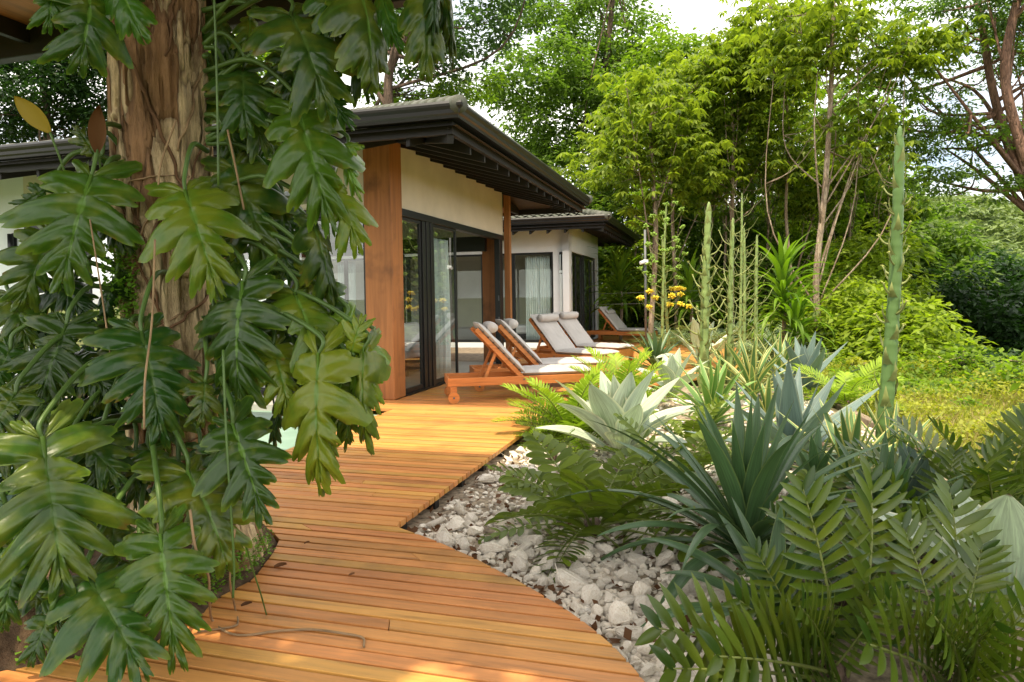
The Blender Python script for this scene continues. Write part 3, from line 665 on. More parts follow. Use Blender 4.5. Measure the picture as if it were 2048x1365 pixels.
l4 = copy_tree(l1); l4['label'] = 'fourth lounger, partly hidden behind the askew lounger, grey bolster at its head'
f4 = gz(1263, 729); place_l(l4, f4 - ax3 * 2.24 - side3 * .31, ax3)
l5 = copy_tree(l1); l5['label'] = 'farthest lounger, alone beyond the far pavilion corner, flat pillow strapped to its backrest'
for ch in list(l5.children):
    if ch.name.startswith('head_pillow'): bpy.data.objects.remove(ch)
bolster(l5, P_, d_, n_, .56, .78, .085, .35)
ax5 = Vector((.78, -.62, 0)).normalized(); side5 = Vector((-ax5.y, ax5.x, 0)); h5 = gz(1174, 684); place_l(l5, h5 + side5 * .36, ax5)
# steel post with a small camera by the far pavilion
pp = at(1292, 672, 20.0); pr = empty('steel_post', (pp.x, pp.y, -.17), 'thin galvanised post with a small white camera near the far pavilion eave', 'post')
zt_ = at(1290, 460, pp.y).z; MB().tube([(0, 0, 0), (0, 0, zt_ + .17)], .036, 12).build('pole', MAT['metal'], pr, True)
zc = at(1290, 524, pp.y).z + .17
MB().box(-.07, .07, -.10, -.045, zc - .06, zc + .06).tube([(-.02, -.08, zc), (-.17, -.16, zc - .04)], .05, 10).build('security_camera', MAT['white'], pr)
wr = MB(); q1 = hit(1197, 588, v=WV); 
for dz in (0, .32):
    a = Vector((pp.x, pp.y, at(1290, 585, pp.y).z - dz)); wr.tube([a + Vector((-1.4, 1.5, -.03)), a, a + Vector((3.2, 2.5, .05))], .0035, 5)
tag(wr.build('fence_wire', MAT['metal']), 'two thin wires strung from the steel post beside the far pavilion', 'wire')
# ------------------------------------------------------------------ leaf shapes
def philo_leaf(seed, lobes=6, wid=.62, sinus=.42, curl=.25, arch=.12, wavy=1., sweep=.30):
    """unit leaf: stalk joins at the origin, tip at (0,1,0); lobes behind the joint are the two ears"""
    r = random.Random(seed); mb = MB(); NS, NR = 14 * (lobes + 1), 9
    for sd in (-1, 1):
        tot = lobes + 1; ph0 = r.uniform(-.06, .06); lens = [r.uniform(.78, 1.14) * (.55 if r.random() < .13 else 1) for _ in range(tot + 2)]
        vs = []; uv = []
        for i in range(NS + 1):
            s = i / NS; lob = s * tot; k = min(int(lob), tot - 1); ph = lob - k - .5                      # -.5 .. .5 inside a lobe
            mid = -.0 + .93 * max(0, (s - .16)) / .84                                                       # where the vein leaves the midrib
            angd = lerp(R(-72), R(52), min(1, s * 1.1) ** .75) if s < 1 else R(90)
            angd = R(-70 + 150 * s ** .8)                                                                   # -70 back, +80 forward
            env = wid * (.50 + .55 * math.sin(math.pi * min(1, .12 + s * .80)) ** .9) * (1 - .55 * s ** 3.0)
            shp = .48 * (1 - abs(2 * ph)) + .52 * (1 - abs(2 * ph) ** 3.2); asym = 1 + .25 * ph
            sin_d = sinus if 0 < k + (ph > 0) < tot else .72
            notch = 1 - .17 * max(0, math.sin(ph * (17 + 5 * ((k + seed) % 3)) + k * 2.7 + seed)) * (abs(ph) > .10)
            ln = env * (sin_d + (1 - sin_d) * shp ** .8 * asym) * (lens[k] if abs(ph) < .47 else 1) * notch
            if s > .999: ln = .07
            for j in range(NR + 1):
                t = j / NR; a = angd
                x = math.cos(a) * ln * t * (1 - .10 * t * t); y = mid + math.sin(a) * ln * t + sweep * ln * t * t * math.cos(a) ** 2
                z = -curl * (x / wid) ** 2 * .45 - arch * (y - .45) ** 2 * 1.6 + arch * .3
                cr = math.exp(-abs(ph) * 7)
                z += wavy * (.026 * (.55 - cr) * min(1, t * 3.) * (1 - .25 * t)) + wavy * (.016 * math.sin(t * 8 + k * 2.3 + ph * 7) + .007 * math.sin(t * 19 + ph * 15 + k)) * t
                z += .022 * (1 - math.exp(-t * 9)) - .12 * curl * t ** 3 * lens[(k + 2) % tot] - .05 * abs(2 * ph) ** 2 * t * t
                vs.append((sd * x, y, z)); uv.append((ph * 2, t))
        w = NR + 1; fs = [(i * w + j, (i + 1) * w + j, (i + 1) * w + j + 1, i * w + j + 1) for i in range(NS) for j in range(NR)]
        mb.add(vs, fs if sd > 0 else [f[::-1] for f in fs], uv)
    mb.tube([(0, -.02, .012), (0, .3, .02 - arch * .0), (0, .6, .015 - arch * .036), (0, .93, .0 - arch * .36 + arch * .3)], [.016, .012, .008, .003], 6); k = len(mb.uv); mb.uv[-24:] = [(0, .0)] * 24
    return mb
def strap(mb, base, az, el, L, Wd, recurve, nL=12, fold=.35, twist=0, prof=None, side_curve=0):
    """one agave-like leaf as a channelled strap"""
    h = Vector((math.cos(az), math.sin(az), 0)); sdv = Vector((-h.y, h.x, 0)); p = Vector(base); rows = []; uv = []; NW = 6
    for i in range(nL + 1):
        t = i / nL; e = el - recurve * t ** 1.7; d = h * math.cos(e) + Vector((0, 0, 1)) * math.sin(e); nrm = -h * math.sin(e) + Vector((0, 0, 1)) * math.cos(e)
        if i: p = p + (d * (L / nL)) + sdv * (side_curve * t * L / nL)
        w = Wd * (prof(t) if prof else (.55 + .9 * t if t < .5 else 1) * (1 - max(0, (t - .42) / .58) ** 1.8))
        tw = twist * t
        for j in range(NW + 1):
            x = j / NW - .5; q = sdv * math.cos(tw) + nrm * math.sin(tw); rows.append(p + q * (x * w) + nrm * (fold * w * (2 * x) ** 2 * .5 * (1 - .5 * t))); uv.append((j / NW, t))
    mb.add(rows, [(i * (NW + 1) + j, (i + 1) * (NW + 1) + j, (i + 1) * (NW + 1) + j + 1, i * (NW + 1) + j + 1) for i in range(nL) for j in range(NW)], uv)
pa_att = lambda t: (.50 + 1.0 * (t / .5) if t < .5 else 1.5) * (1 - max(0, (t - .5) / .5) ** 1.6) / 1.5
pa_sw = lambda t: (.62 + .38 * min(1, t / .4)) * (1 - max(0, (t - .35) / .65) ** 1.9)
pa_bl = lambda t: (.8 + .2 * min(1, t / .3)) * (1 - max(0, (t - .22) / .78) ** 1.4)
def agave(name, base, label, n, L, Wd, mat, prof, el=(84, 6), rec=(.1, .9), seed=1, fold=.35, group='agaves of the planting bed', cat='agave', stretch=1., spread=.0):
    r = random.Random(seed); a = empty(name, base, label, cat, group, r.uniform(0, 6)); mb = MB()
    for i in range(n):
        f = (i / max(1, n - 1)); az = i * 2.39996 + r.uniform(-.2, .2); e = R(lerp(el[0], el[1], f ** stretch) + r.uniform(-6, 6))
        l = L * lerp(.72, 1.0, min(1, f * 2)) * r.uniform(.86, 1.1)
        strap(mb, (.05 * f * math.cos(az), .05 * f * math.sin(az), .05 + .10 * (1 - f)), az, e, l, Wd * r.uniform(.88, 1.1), lerp(rec[0], rec[1], f) * r.uniform(.7, 1.3), 14, fold, r.uniform(-.4, .4), prof, r.uniform(-.12, .12))
    o = mb.build('leaf_rosette', mat, a, True); return a
def frond_mesh(seed, npair, leaf_l, leaf_w, mats_, kind='long', arch=.25, vee=.5, start=.22, dr=1.):
    """unit frond along +Y, rachis arching; leaflets in pairs"""
    r = random.Random(seed); mb = MB(); ax = lambda t: Vector((0, math.sin(arch * 2.4 * t) / (arch * 2.4), -(1 - math.cos(arch * 2.4 * t)) / (arch * 2.4) + 0))
    mb.cur = 1; mb.tube([ax(t / 14) for t in range(15)], [.013 * (1 - .75 * t / 14) for t in range(15)], 6); mb.cur = 0
    for i in range(npair):
        t = start + (1 - start) * (i + .5) / npair; p = ax(t); tg = (ax(min(1, t + .01)) - ax(t - .01)).normalized(); up = Vector((1, 0, 0)).cross(tg)
        env = (math.sin(math.pi * min(1, .14 + .80 * (t - start) / (1 - start))) ** .55)
        fw = R(lerp(8, 52, ((t - start) / (1 - start)) ** 1.3)) if kind == 'long' else R(lerp(0, 46, ((t - start) / (1 - start)) ** 1.5))
        for sd in (-1, 1):
            l = leaf_l * env * r.uniform(.9, 1.08); a = fw + r.uniform(-.07, .07); ve = vee + r.uniform(-.12, .12)
            d = (Vector((sd, 0, 0)) * math.cos(a) * math.cos(ve) + tg * math.sin(a) + up * math.cos(a) * math.sin(ve)).normalized()
            nr = (up - d * up.dot(d)).normalized(); wv_ = d.cross(nr) * sd; nr2 = nr
            if kind == 'round': nr2 = (nr * .85 + tg * -.5).normalized(); nr2 = (nr2 - d * nr2.dot(d)).normalized(); wv_ = d.cross(nr2) * sd
            rows = []; N = 6; droop = r.uniform(.08, .28) * dr
            for k in range(N + 1):
                q = k / N
                if kind == 'long': w = leaf_w * (math.sin(math.pi * min(1, .10 + .9 * q)) ** .7 if q < .999 else .02)
                else: w = leaf_w * ((.28 + 1.0 * q) if q < .62 else .9 * math.sqrt(max(0.03, 1 - ((q - .62) / .40) ** 2)))
                c = p + d * (l * q) - nr * (l * droop * q * q) + up * 0
                rows += [c - wv_ * (w / 2) + nr2 * w * .16, c, c + wv_ * (w / 2) + nr2 * w * .16]
            mb.add(rows, [(3 * k + j, 3 * k + 3 + j, 3 * k + 4 + j, 3 * k + 1 + j) for k in range(N) for j in (0, 1)], [(.5, k / N) for k in range(N + 1) for _ in range(3)])
    return mb.build('frond', mats_, link=False, smooth=True)
def cycad(name, base, label, meshes, n, L, el, seed, group, cat='cycad', caudex=None, azr=None):
    r = random.Random(seed); a = empty(name, base, label, cat, group)
    for i in range(n):
        az = (i * 2.39996 + r.uniform(-.25, .25)) if azr is None else R(r.uniform(*azr)); e = R(lerp(el[0], el[1], (i / max(1, n - 1)) ** .8) + r.uniform(-6, 6))
        o = obj('frond', meshes[i % len(meshes)], a); l = L * r.uniform(.82, 1.12)
        o.matrix_local = Matrix.Translation((.04 * math.cos(az), .04 * math.sin(az), .05)) @ Matrix.Rotation(az - math.pi / 2, 4, 'Z') @ Matrix.Rotation(e, 4, 'X') @ Matrix.Rotation(r.gauss(0, .25), 4, 'Y') @ Matrix.Diagonal((l, l, l, 1))
    if caudex: MB().tube([(0, 0, -.05), (0, 0, .06), (0, 0, .12)], [caudex, caudex * 1.1, caudex * .6], 12).build('stem', MAT['dbark'], a, True)
    return a
def frame_from(base, tip, up):
    y = (tip - base); ln = y.length; y.normalize(); z = (up - y * up.dot(y)).normalized(); x = y.cross(z)
    return Matrix(((x.x, y.x, z.x, base.x), (x.y, y.y, z.y, base.y), (x.z, y.z, z.z, base.z), (0, 0, 0, 1))), ln
# ------------------------------------------------------------------ the big tree and the climbing philodendron
def big_tree():
    t = empty('tree', (TX, TY, -.15), 'thick tree trunk with flaking bark wrapped in thin roots, hung with giant leaves', 'tree')
    pts = [(395, 1120), (372, 900), (350, 640), (332, 400), (322, 150), (316, -40)]; c = [at(x, y, TY) - Vector((TX, TY, -.15)) for x, y in pts]; c = smooth_path(c, 8)
    rad = [lerp(.25, .228, i / (len(c) - 1)) + .10 * max(0, 1 - i / 9) ** 2 for i in range(len(c))]
    NA = 150; k = len(c); NLn = (k - 1) * 7
    def fn(s, a_):
        f = s * (k - 1); i = min(int(f), k - 2); p = c[i].lerp(c[i + 1], f - i); r_ = lerp(rad[i], rad[i + 1], f - i); a = a_ * 2 * math.pi
        z = p.z; g = vnoise(9 + 3.2 * math.cos(a), 9 + 3.2 * math.sin(a) + z * .5) * .07 + vnoise(40 + 9 * math.cos(a) + z * .3, 9 * math.sin(a) + z * 1.4) * .035 + vnoise(90 + 22 * math.cos(a), 22 * math.sin(a) + z * 4) * .014 - .055; pl_ = vnoise(7 + 4.5 * math.cos(a) + .8 * vnoise(z * 3, a * 2), 4.5 * math.sin(a) + z * 1.1 + 60); g += .020 * (pl_ > .46) + .016 * (pl_ > .62) - .012 * (abs(pl_ - .33) < .03)
        return (p.x + math.cos(a) * (r_ + g), p.y + math.sin(a) * (r_ + g), p.z)
    MB().grid(fn, NLn, NA, flip=True).build('trunk', MAT['bark'], t, True)
    r = random.Random(5)
    def surf(s, a, off=.012):
        p = Vector(fn(max(0, min(.999, s)), (a / (2 * math.pi)) % 1)); f = s * (k - 1); i = min(int(f), k - 2); cc = c[i].lerp(c[i + 1], f - i); return p + (p - cc).normalized() * off
    for q in range(26):
        s = r.uniform(.1, .95); a = R(r.uniform(190, 350)); pts = []; ds = r.choice((-1, 1)) * r.uniform(.008, .022); da = r.uniform(-.16, .16)
        if q % 4 == 0: ds *= .15; da = r.choice((-1, 1)) * r.uniform(.12, .2)
        for _ in range(r.randint(14, 26)):
            pts.append(surf(s, a, .009)); s += ds; a += da + r.uniform(-.07, .07); da += r.uniform(-.03, .03)
            if not .02 < s < .99: break
        if len(pts) > 4: 
            rr = r.uniform(.0045, .011); MB().tube(smooth_path(pts, 3), [rr * (1 - .4 * abs(2 * i / (3 * len(pts) - 3) - 1)) for i in range(3 * len(pts) - 2)], 6).build('clinging_root', MAT['vine'] if q % 3 else MAT['root'], t, True)
    for s, a in ((.63, 3.3), (.48, 5.5), (.30, 5.9), (.72, 4.0)): 
        p = surf(s, a, 0.); cc = c[min(int(s * (k - 1)), k - 1)]; o = (p - cc).normalized(); MB().tube([p - o * .04, p + o * .02, p + o * .035], [.055, .045, .02], 10).build('knot', MAT['bark'], t, True)
    return t, surf
tree_, SURF = big_tree()
LV = [philo_leaf(1, 5, .56, .27, .32, .18), philo_leaf(2, 4, .54, .32, .45, .25), philo_leaf(3, 6, .58, .24, .25, .14), philo_leaf(4, 3, .44, .60, .5, .3), philo_leaf(5, 4, .42, .38, .9, .34), philo_leaf(16, 5, .55, .28, .5, .22), philo_leaf(27, 4, .58, .27, .36, .28), philo_leaf(38, 6, .54, .29, .4, .2)]
LMESH = {}
def leafmesh(i, m):
    if (i, m) not in LMESH: LMESH[(i, m)] = LV[i].build('leaf', MAT[m], link=False, smooth=True)
    return LMESH[(i, m)]
ph = empty('climbing_philodendron', (TX, TY, 0), 'climbing plant with giant glossy split leaves covering the big tree trunk', 'climbing plant')
# base px, tip px, depth at base, depth at tip, width factor, shape, material, roll toward camera
LEAVES = [
 (85, 881, 124, 1176, 2.95, 2.75, 1.10, 2, 'philod', .4), (181, 1162, 285, 1347, 2.85, 2.62, 1.15, 0, 'philod', .7), (321, 1074, 352, 1322, 2.95, 2.75, .95, 0, 'philo', .4),
 (376, 946, 458, 1136, 3.25, 3.15, 1.20, 1, 'philoy', .3), (283, 668, 322, 874, 3.45, 3.30, 1.15, 2, 'philod', .5), (132, 652, 78, 800, 3.5, 3.35, 1.15, 2, 'philod', .8),
 (182, 356, 122, 572, 3.65, 3.45, 1.10, 0, 'philo', .4), (371, 386, 434, 582, 3.65, 3.45, 1.02, 0, 'philob', .4), (182, -25, 158, 138, 3.35, 3.25, 1.05, 3, 'philo', .2),
 (238, -40, 284, 76, 3.4, 3.3, .9, 3, 'philo', .2), (597, 226, 662, 455, 3.75, 3.6, .82, 0, 'philob', .2), (582, 30, 655, 214, 3.6, 3.45, .95, 3, 'philod', .3),
 (716, -30, 744, 172, 3.5, 3.4, .85, 3, 'philo', .2), (858, -30, 851, 154, 3.35, 3.3, .75, 3, 'philod', .3), (880, -40, 906, 122, 3.5, 3.4, .45, 4, 'philod', .2), (868, -55, 866, 85, 3.3, 3.25, .5, 4, 'philod', .2),
 (486, 140, 492, 262, 3.95, 3.8, 1.1, 1, 'philod', .2), (486, 569, 478, 812, 3.55, 3.45, .95, 0, 'philo', .25), (590, 589, 640, 735, 3.65, 3.45, 1.10, 1, 'philob', .6), (622, 440, 668, 622, 3.7, 3.6, .62, 4, 'philo', .2),
 (637, 712, 642, 984, 3.4, 3.3, .72, 1, 'philoy', .15), (727, 700, 734, 912, 3.5, 3.45, .45, 4, 'philoy', .1), (702, 705, 726, 632, 3.5, 3.5, .95, 1, 'philoy', .3), (546, 694, 580, 832, 3.6, 3.5, .95, 1, 'philoy', .2),
 (466, 852, 528, 1040, 3.25, 3.1, .95, 0, 'philo', .4), (410, 765, 402, 850, 3.5, 3.4, 1.0, 1, 'philod', .4), (468, 338, 545, 540, 3.95, 3.8, .85, 1, 'philod', .4), (664, 300, 724, 292, 3.85, 3.8, .9, 3, 'philob', .6),
 (655, 355, 718, 500, 3.8, 3.7, .75, 1, 'philob', .3), (690, 300, 716, 398, 3.85, 3.8, .6, 4, 'philob', .2), (560, 178, 640, 330, 3.95, 3.85, .9, 1, 'philod', .3), (100, 470, 35, 620, 3.75, 3.6, 1.0, 0, 'philod', .3),
 (395, 180, 450, 95, 4.25, 4.1, .9, 1, 'philod', .3), (430, 30, 470, 130, 4.2, 4.1, .9, 3, 'philod', .3), (500, 40, 490, 130, 4.15, 4.05, .8, 4, 'philo', .2), (640, 20, 690, 130, 3.8, 3.75, .9, 3, 'philod', .3),
 (440, 200, 480, 330, 4.2, 4.1, .95, 1, 'philod', .3), (520, 310, 500, 450, 4.1, 4.0, .95, 1, 'philod', .3), (560, 400, 575, 520, 4.1, 3.95, .85, 1, 'philod', .3), (640, 560, 690, 690, 3.8, 3.7, .8, 1, 'philo', .4),
 (690, 640, 742, 780, 3.65, 3.55, .72, 1, 'philo', .3), (668, 735, 700, 880, 3.6, 3.5, .8, 1, 'philod', .2), (740, 690, 752, 830, 3.7, 3.65, .5, 4, 'philo', .1), (600, 760, 618, 900, 3.75, 3.65, .7, 4, 'philod', .1),
 (505, 640, 540, 780, 3.85, 3.75, .8, 1, 'philo', .2), (560, 560, 520, 680, 3.9, 3.8, .8, 1, 'philod', .2), (445, 880, 420, 980, 3.5, 3.4, 1.0, 1, 'philod', .4), (205, 870, 190, 1000, 3.35, 3.2, 1.0, 1, 'philod', .5),
 (160, 880, 240, 960, 3.3, 3.2, 1.0, 1, 'philod', .5), (270, 905, 275, 1010, 3.5, 3.35, 1.0, 0, 'philod', .4), (30, 790, -40, 900, 3.2, 3.05, 1.0, 2, 'philod', .5), (215, 760, 165, 830, 3.6, 3.5, 1.0, 1, 'philod', .5),
 (20, 700, -30, 800, 3.5, 3.4, 1.0, 2, 'philod', .4), (60, 1080, 20, 1200, 3.0, 2.9, .9, 0, 'philod', .4), (230, 1040, 215, 1150, 3.2, 3.1, 1.0, 1, 'philod', .4), (330, 790, 330, 900, 3.75, 3.6, 1.0, 1, 'philod', .4),
 (120, 1000, 60, 1090, 3.3, 3.2, 1.0, 1, 'philod', .5), (420, 1040, 400, 1150, 3.35, 3.25, .8, 1, 'philoy', .3), (345, 970, 300, 1060, 3.45, 3.3, 1.0, 1, 'philod', .4), (200, 430, 262, 500, 3.8, 3.7, .8, 1, 'philod', .3),
 (190, 310, 150, 250, 3.85, 3.85, .8, 1, 'philod', .2), (90, 380, 30, 420, 3.8, 3.75, .8, 1, 'philod', .3), (110, 560, 180, 640, 3.8, 3.7, .9, 0, 'philod', .4), (230, 560, 205, 650, 3.85, 3.75, .8, 4, 'philod', .3),
 (150, 560, 60, 640, 3.9, 3.8, .9, 0, 'philod', .3), (660, 600, 735, 690, 3.8, 3.7, .6, 4, 'philob', .4), (470, 470, 455, 560, 4.1, 4.0, .8, 1, 'philod', .3), (600, 460, 560, 560, 4.0, 3.9, .8, 4, 'philod', .3),
 (640, 160, 700, 250, 3.75, 3.65, .8, 1, 'philod', .3), (760, -20, 800, 100, 3.7, 3.6, .6, 3, 'philo', .2), (650, -30, 660, 90, 3.6, 3.55, .8, 3, 'philo', .2), (110, -40, 95, 60, 3.3, 3.25, .9, 3, 'philo', .2),
 (60, 1180, 130, 1260, 2.95, 2.85, .8, 1, 'philod', .6), (10, 1010, -40, 1130, 2.9, 2.8, 1.0, 2, 'philod', .5), (650, 830, 668, 930, 3.55, 3.5, .6, 4, 'philod', .1), (700, 800, 690, 905, 3.55, 3.5, .6, 4, 'philoy', .1),
 (560, 800, 545, 900, 3.75, 3.7, .6, 4, 'philod', .1), (500, 930, 470, 1010, 3.4, 3.3, .8, 1, 'philod', .3),
 (35, 1100, 5, 1260, 2.85, 2.75, .9, 5, 'philod', .5), (100, 1230, 60, 1330, 2.75, 2.65, .9, 6, 'philod', .6), (20, 590, 60, 700, 3.7, 3.55, .9, 5, 'philod', .4), (60, 860, -20, 960, 3.3, 3.15, .9, 6, 'philod', .5), (150, 720, 235, 800, 3.6, 3.45, .9, 7, 'philod', .5),
 (245, 700, 190, 820, 3.7, 3.5, .9, 5, 'philod', .5), (300, 900, 350, 1000, 3.5, 3.3, .9, 6, 'philo', .4), (170, 1020, 130, 1130, 3.2, 3.05, .9, 7, 'philod', .5), (260, 1130, 200, 1230, 3.05, 2.95, .9, 5, 'philod', .6), (400, 890, 440, 960, 3.55, 3.45, .8, 6, 'philod', .4),
 (430, 640, 470, 740, 3.8, 3.65, .8, 7, 'philod', .3), (530, 470, 600, 560, 3.95, 3.85, .8, 5, 'philod', .3), (620, 540, 655, 660, 3.8, 3.7, .7, 6, 'philo', .2), (580, 660, 600, 780, 3.8, 3.7, .7, 7, 'philo', .2), (650, 660, 690, 790, 3.65, 3.55, .7, 5, 'philob', .2),
 (470, 200, 540, 300, 4.1, 4.0, .9, 6, 'philod', .3), (580, 110, 600, 230, 3.9, 3.8, .9, 7, 'philod', .3), (440, 760, 500, 850, 3.6, 3.5, .7, 5, 'philod', .3), (690, 60, 740, 190, 3.75, 3.65, .7, 6, 'philod', .2), (60, 760, 110, 880, 3.45, 3.3, .9, 7, 'philod', .5)]
PO = Vector((TX, TY, 0)); rl = random.Random(21); ALT = {0: (0, 5, 7), 1: (1, 6, 5), 2: (2, 7, 2), 3: (3, 3, 6), 4: (4, 4, 4), 5: (5,), 6: (6,), 7: (7,)}
for i, (bx, by, tx, ty, yb, yt, wf, si, mt, upv) in enumerate(LEAVES):
    if bx > 560 and by > 200 and mt in ('philo', 'philod'): mt = ('philob', 'philo', 'philoy', 'philod')[i % 4]
    b, t = at(bx, by, yb), at(tx, ty, yt); tocam = (CAM - b).normalized(); up = (tocam + Vector((0, 0, upv * 1.3)) + Vector((rl.gauss(0, .22), 0, rl.gauss(0, .1)))).normalized()
    Mx, ln = frame_from(b, t, up); o = obj('leaf', leafmesh(ALT[si][i % len(ALT[si])], mt), ph); o.matrix_world = Mx @ Matrix.Diagonal((ln * wf, ln, ln, 1))
    o.matrix_local = Matrix.Translation(-PO) @ o.matrix_world
    zc = min(3.3, b.z + rl.uniform(.0, .35)); A = Vector((TX + (.25 if b.x > TX + .1 else -.2) * (1 if abs(b.x - TX) > .2 else .3), TY - .16, zc))
    if b.z < .9: A = Vector((TX + rl.uniform(-.3, .2), TY - .15, max(.25, b.z + rl.uniform(.1, .4))))
    mid = A.lerp(b, .55) + Vector((0, -.03, .10 + .10 * (b - A).length)); back = b - (t - b).normalized() * .05 + Vector((0, .02, .05))
    MB().tube([p - PO for p in smooth_path([A, mid, back, b], 6)], [lerp(.016, .009, k / 18) for k in range(19)], 7).build('leaf_stalk', MAT['petiole'], ph, True)
# hanging roots, some trailing onto the boards
def hang(pxs, rad, m='root'):
    MB().tube([p - PO for p in smooth_path([at(x, y, Y) if Y > 0 else gz(x, y, rad * .9) for x, y, Y in pxs], 7)], rad, 6).build('hanging_root', MAT[m], ph, True)
hang([(428, -20, 3.5), (434, 180, 3.5), (437, 372, 3.5)], .006, 'petiole')
hang([(446, 700, 3.2), (452, 860, 3.15), (462, 1020, 3.1), (468, 1130, 3.08), (466, 1196, 3.06)], .006, 'petiole')
hang([(310, 480, 3.3), (304, 640, 3.2), (290, 760, 3.1), (288, 860, 3.05)], .005)
hang([(380, 1020, 3.0), (392, 1100, 3.0), (416, 1150, 3.1), (419, 1200, 3.15), (424, 1240, -1), (452, 1264, -1), (492, 1271, -1), (560, 1262, -1), (628, 1260, -1), (690, 1268, -1), (725, 1276, -1), (728, 1294, -1)], .006)
hang([(470, 1060, 3.2), (463, 1120, 3.25), (460, 1165, 3.28), (470, 1215, -1), (476, 1243, -1), (464, 1254, -1), (395, 1264, -1)], .005)
hang([(492, 1090, 3.3), (506, 1140, 3.35), (522, 1190, 3.4), (533, 1230, -1)], .004, 'petiole')
hang([(352, 240, 3.75), (318, 350, 3.72), (330, 460, 3.7), (352, 560, 3.7)], .006)
hang([(180, 440, 3.5), (205, 600, 3.45), (222, 720, 3.4)], .004); hang([(455, 260, 3.8), (470, 330, 3.8), (488, 420, 3.8)], .006)
def simple_leaf(name, b, t, up, w, m, parent=None, cup=.2):
    Mx, ln = frame_from(b, t, up)
    def fn(s, q): x = (q - .5) * 2; ww = w * math.sin(math.pi * min(1, .04 + .96 * s)) ** .8; return (x * ww / 2, s, cup * w * x * x * .5 - .12 * (s - .5) ** 2)
    o = MB().grid(fn, 14, 6, flip=True).build(name, MAT[m], parent, True); o.matrix_world = Mx @ Matrix.Diagonal((ln, ln, ln, 1)); return o
o = simple_leaf('leaf', at(100, 265, 3.6), at(28, 192, 3.5), Vector((.2, -1, .2)), .42, 'yleaf', ph); o.matrix_local = Matrix.Translation(-PO) @ o.matrix_world; o['label'] = 'single plain yellow leaf'
o = simple_leaf('leaf', at(196, 305, 3.7), at(200, 210, 3.6), Vector((.3, -1, .1)), .35, 'bleaf', ph, .6); o.matrix_local = Matrix.Translation(-PO) @ o.matrix_world; o['label'] = 'dried brown leaf'
for a_, b_ in (((100, 265, 3.6), (150, 420, 3.75)), ((196, 305, 3.7), (205, 420, 3.8))):
    MB().tube([p - PO for p in smooth_path([at(*a_), at((a_[0] + b_[0]) / 2 + 4, (a_[1] + b_[1]) / 2, a_[2] + .05), at(*b_)], 6)], .006, 6).build('leaf_stalk', MAT['petiole'], ph, True)
# dry leaves and small weeds on the boards
for x, y, s, lb in ((608, 1088, .06, 'small curled dry leaf on the boards just right of the soil mound'), (482, 1213, .09, 'dark crumpled dry leaf on the boards beside the hanging roots'), (697, 1152, .06, 'small dark dry leaf alone in the middle of the near boards'),
                    (548, 1136, .12, 'brown curled leaf at the right edge of the soil mound'), (737, 886, .05, 'tiny dry leaf on the sunlit boards'), (585, 856, .16, 'pale fallen leaf floating at the pool edge'), (505, 1085, .12, 'cut green stalk lying on the mulch')):
    g = gz(x, y, .012 if x != 585 else -.06); o = simple_leaf('dry_leaf', g, g + Vector((s * .55, s * .25, .008)), Vector((0, -.2, 1)), .5, 'bleaf', None, .7); tag(o, lb, 'fallen leaf')
def weeds(name, fn, n, ln, mat, label, seed, cat='weeds', spread=.7):
    g = np.random.default_rng(seed); P = np.array([fn(g) for _ in range(n)]); return scatter_leaves(name, P, ln, mat, label, g, cat)
def scatter_leaves(name, P, ln, mat, label, g, cat):
    n = len(P); az = g.uniform(0, 2 * np.pi, n); el = g.uniform(-.2, 1.1, n); L = ln * g.uniform(.6, 1.3, n); d = np.stack([np.cos(az) * np.cos(el), np.sin(az) * np.cos(el), np.sin(el)], 1); s = np.stack([-np.sin(az), np.cos(az), g.uniform(-.4, .4, n)], 1)
    a = P; b = P + d * (L * .5)[:, None] + s * (L * .38)[:, None]; c = P + d * L[:, None]; e = P + d * (L * .5)[:, None] - s * (L * .38)[:, None]
    o = obj(name, npmesh(name, np.stack([a, b, c, e], 1).reshape(-1, 3), 4, mat)); return tag(o, label, cat, kind='stuff')
MAT['clover'] = leafmat('weed_leaf', (.16, .30, .03), (.08, .18, .02), .5, .35)
def wf(g):
    while True:
        p = gz(g.uniform(385, 548), g.uniform(1090, 1205), .05); u_, v_, _ = loc(p)
        if v_ > interp(u_, LB) - .02: return (p.x, p.y, .02 + g.uniform(0, .16))
weeds('ground_cover', wf, 2600, .022, MAT['clover'], 'fresh green clover-like weeds at the edge of the soil mound', 3)
def wf2(g):
    p = gz(g.uniform(20, 240), g.uniform(1170, 1320), .05); return (p.x, p.y, g.uniform(0, .1))
weeds('ground_cover', wf2, 350, .03, MAT['clover'], 'sparse small weeds on the dark soil under the big leaves', 4)
def wf3(g):
    x = g.uniform(205, 275); y = g.uniform(490, 650); p = at(x, y, 3.85 + g.uniform(-.1, .1)); return tuple(p)
fe = weeds('fern', wf3, 700, .03, MAT['clover'], 'small bright fern growing on the left side of the trunk', 5); 
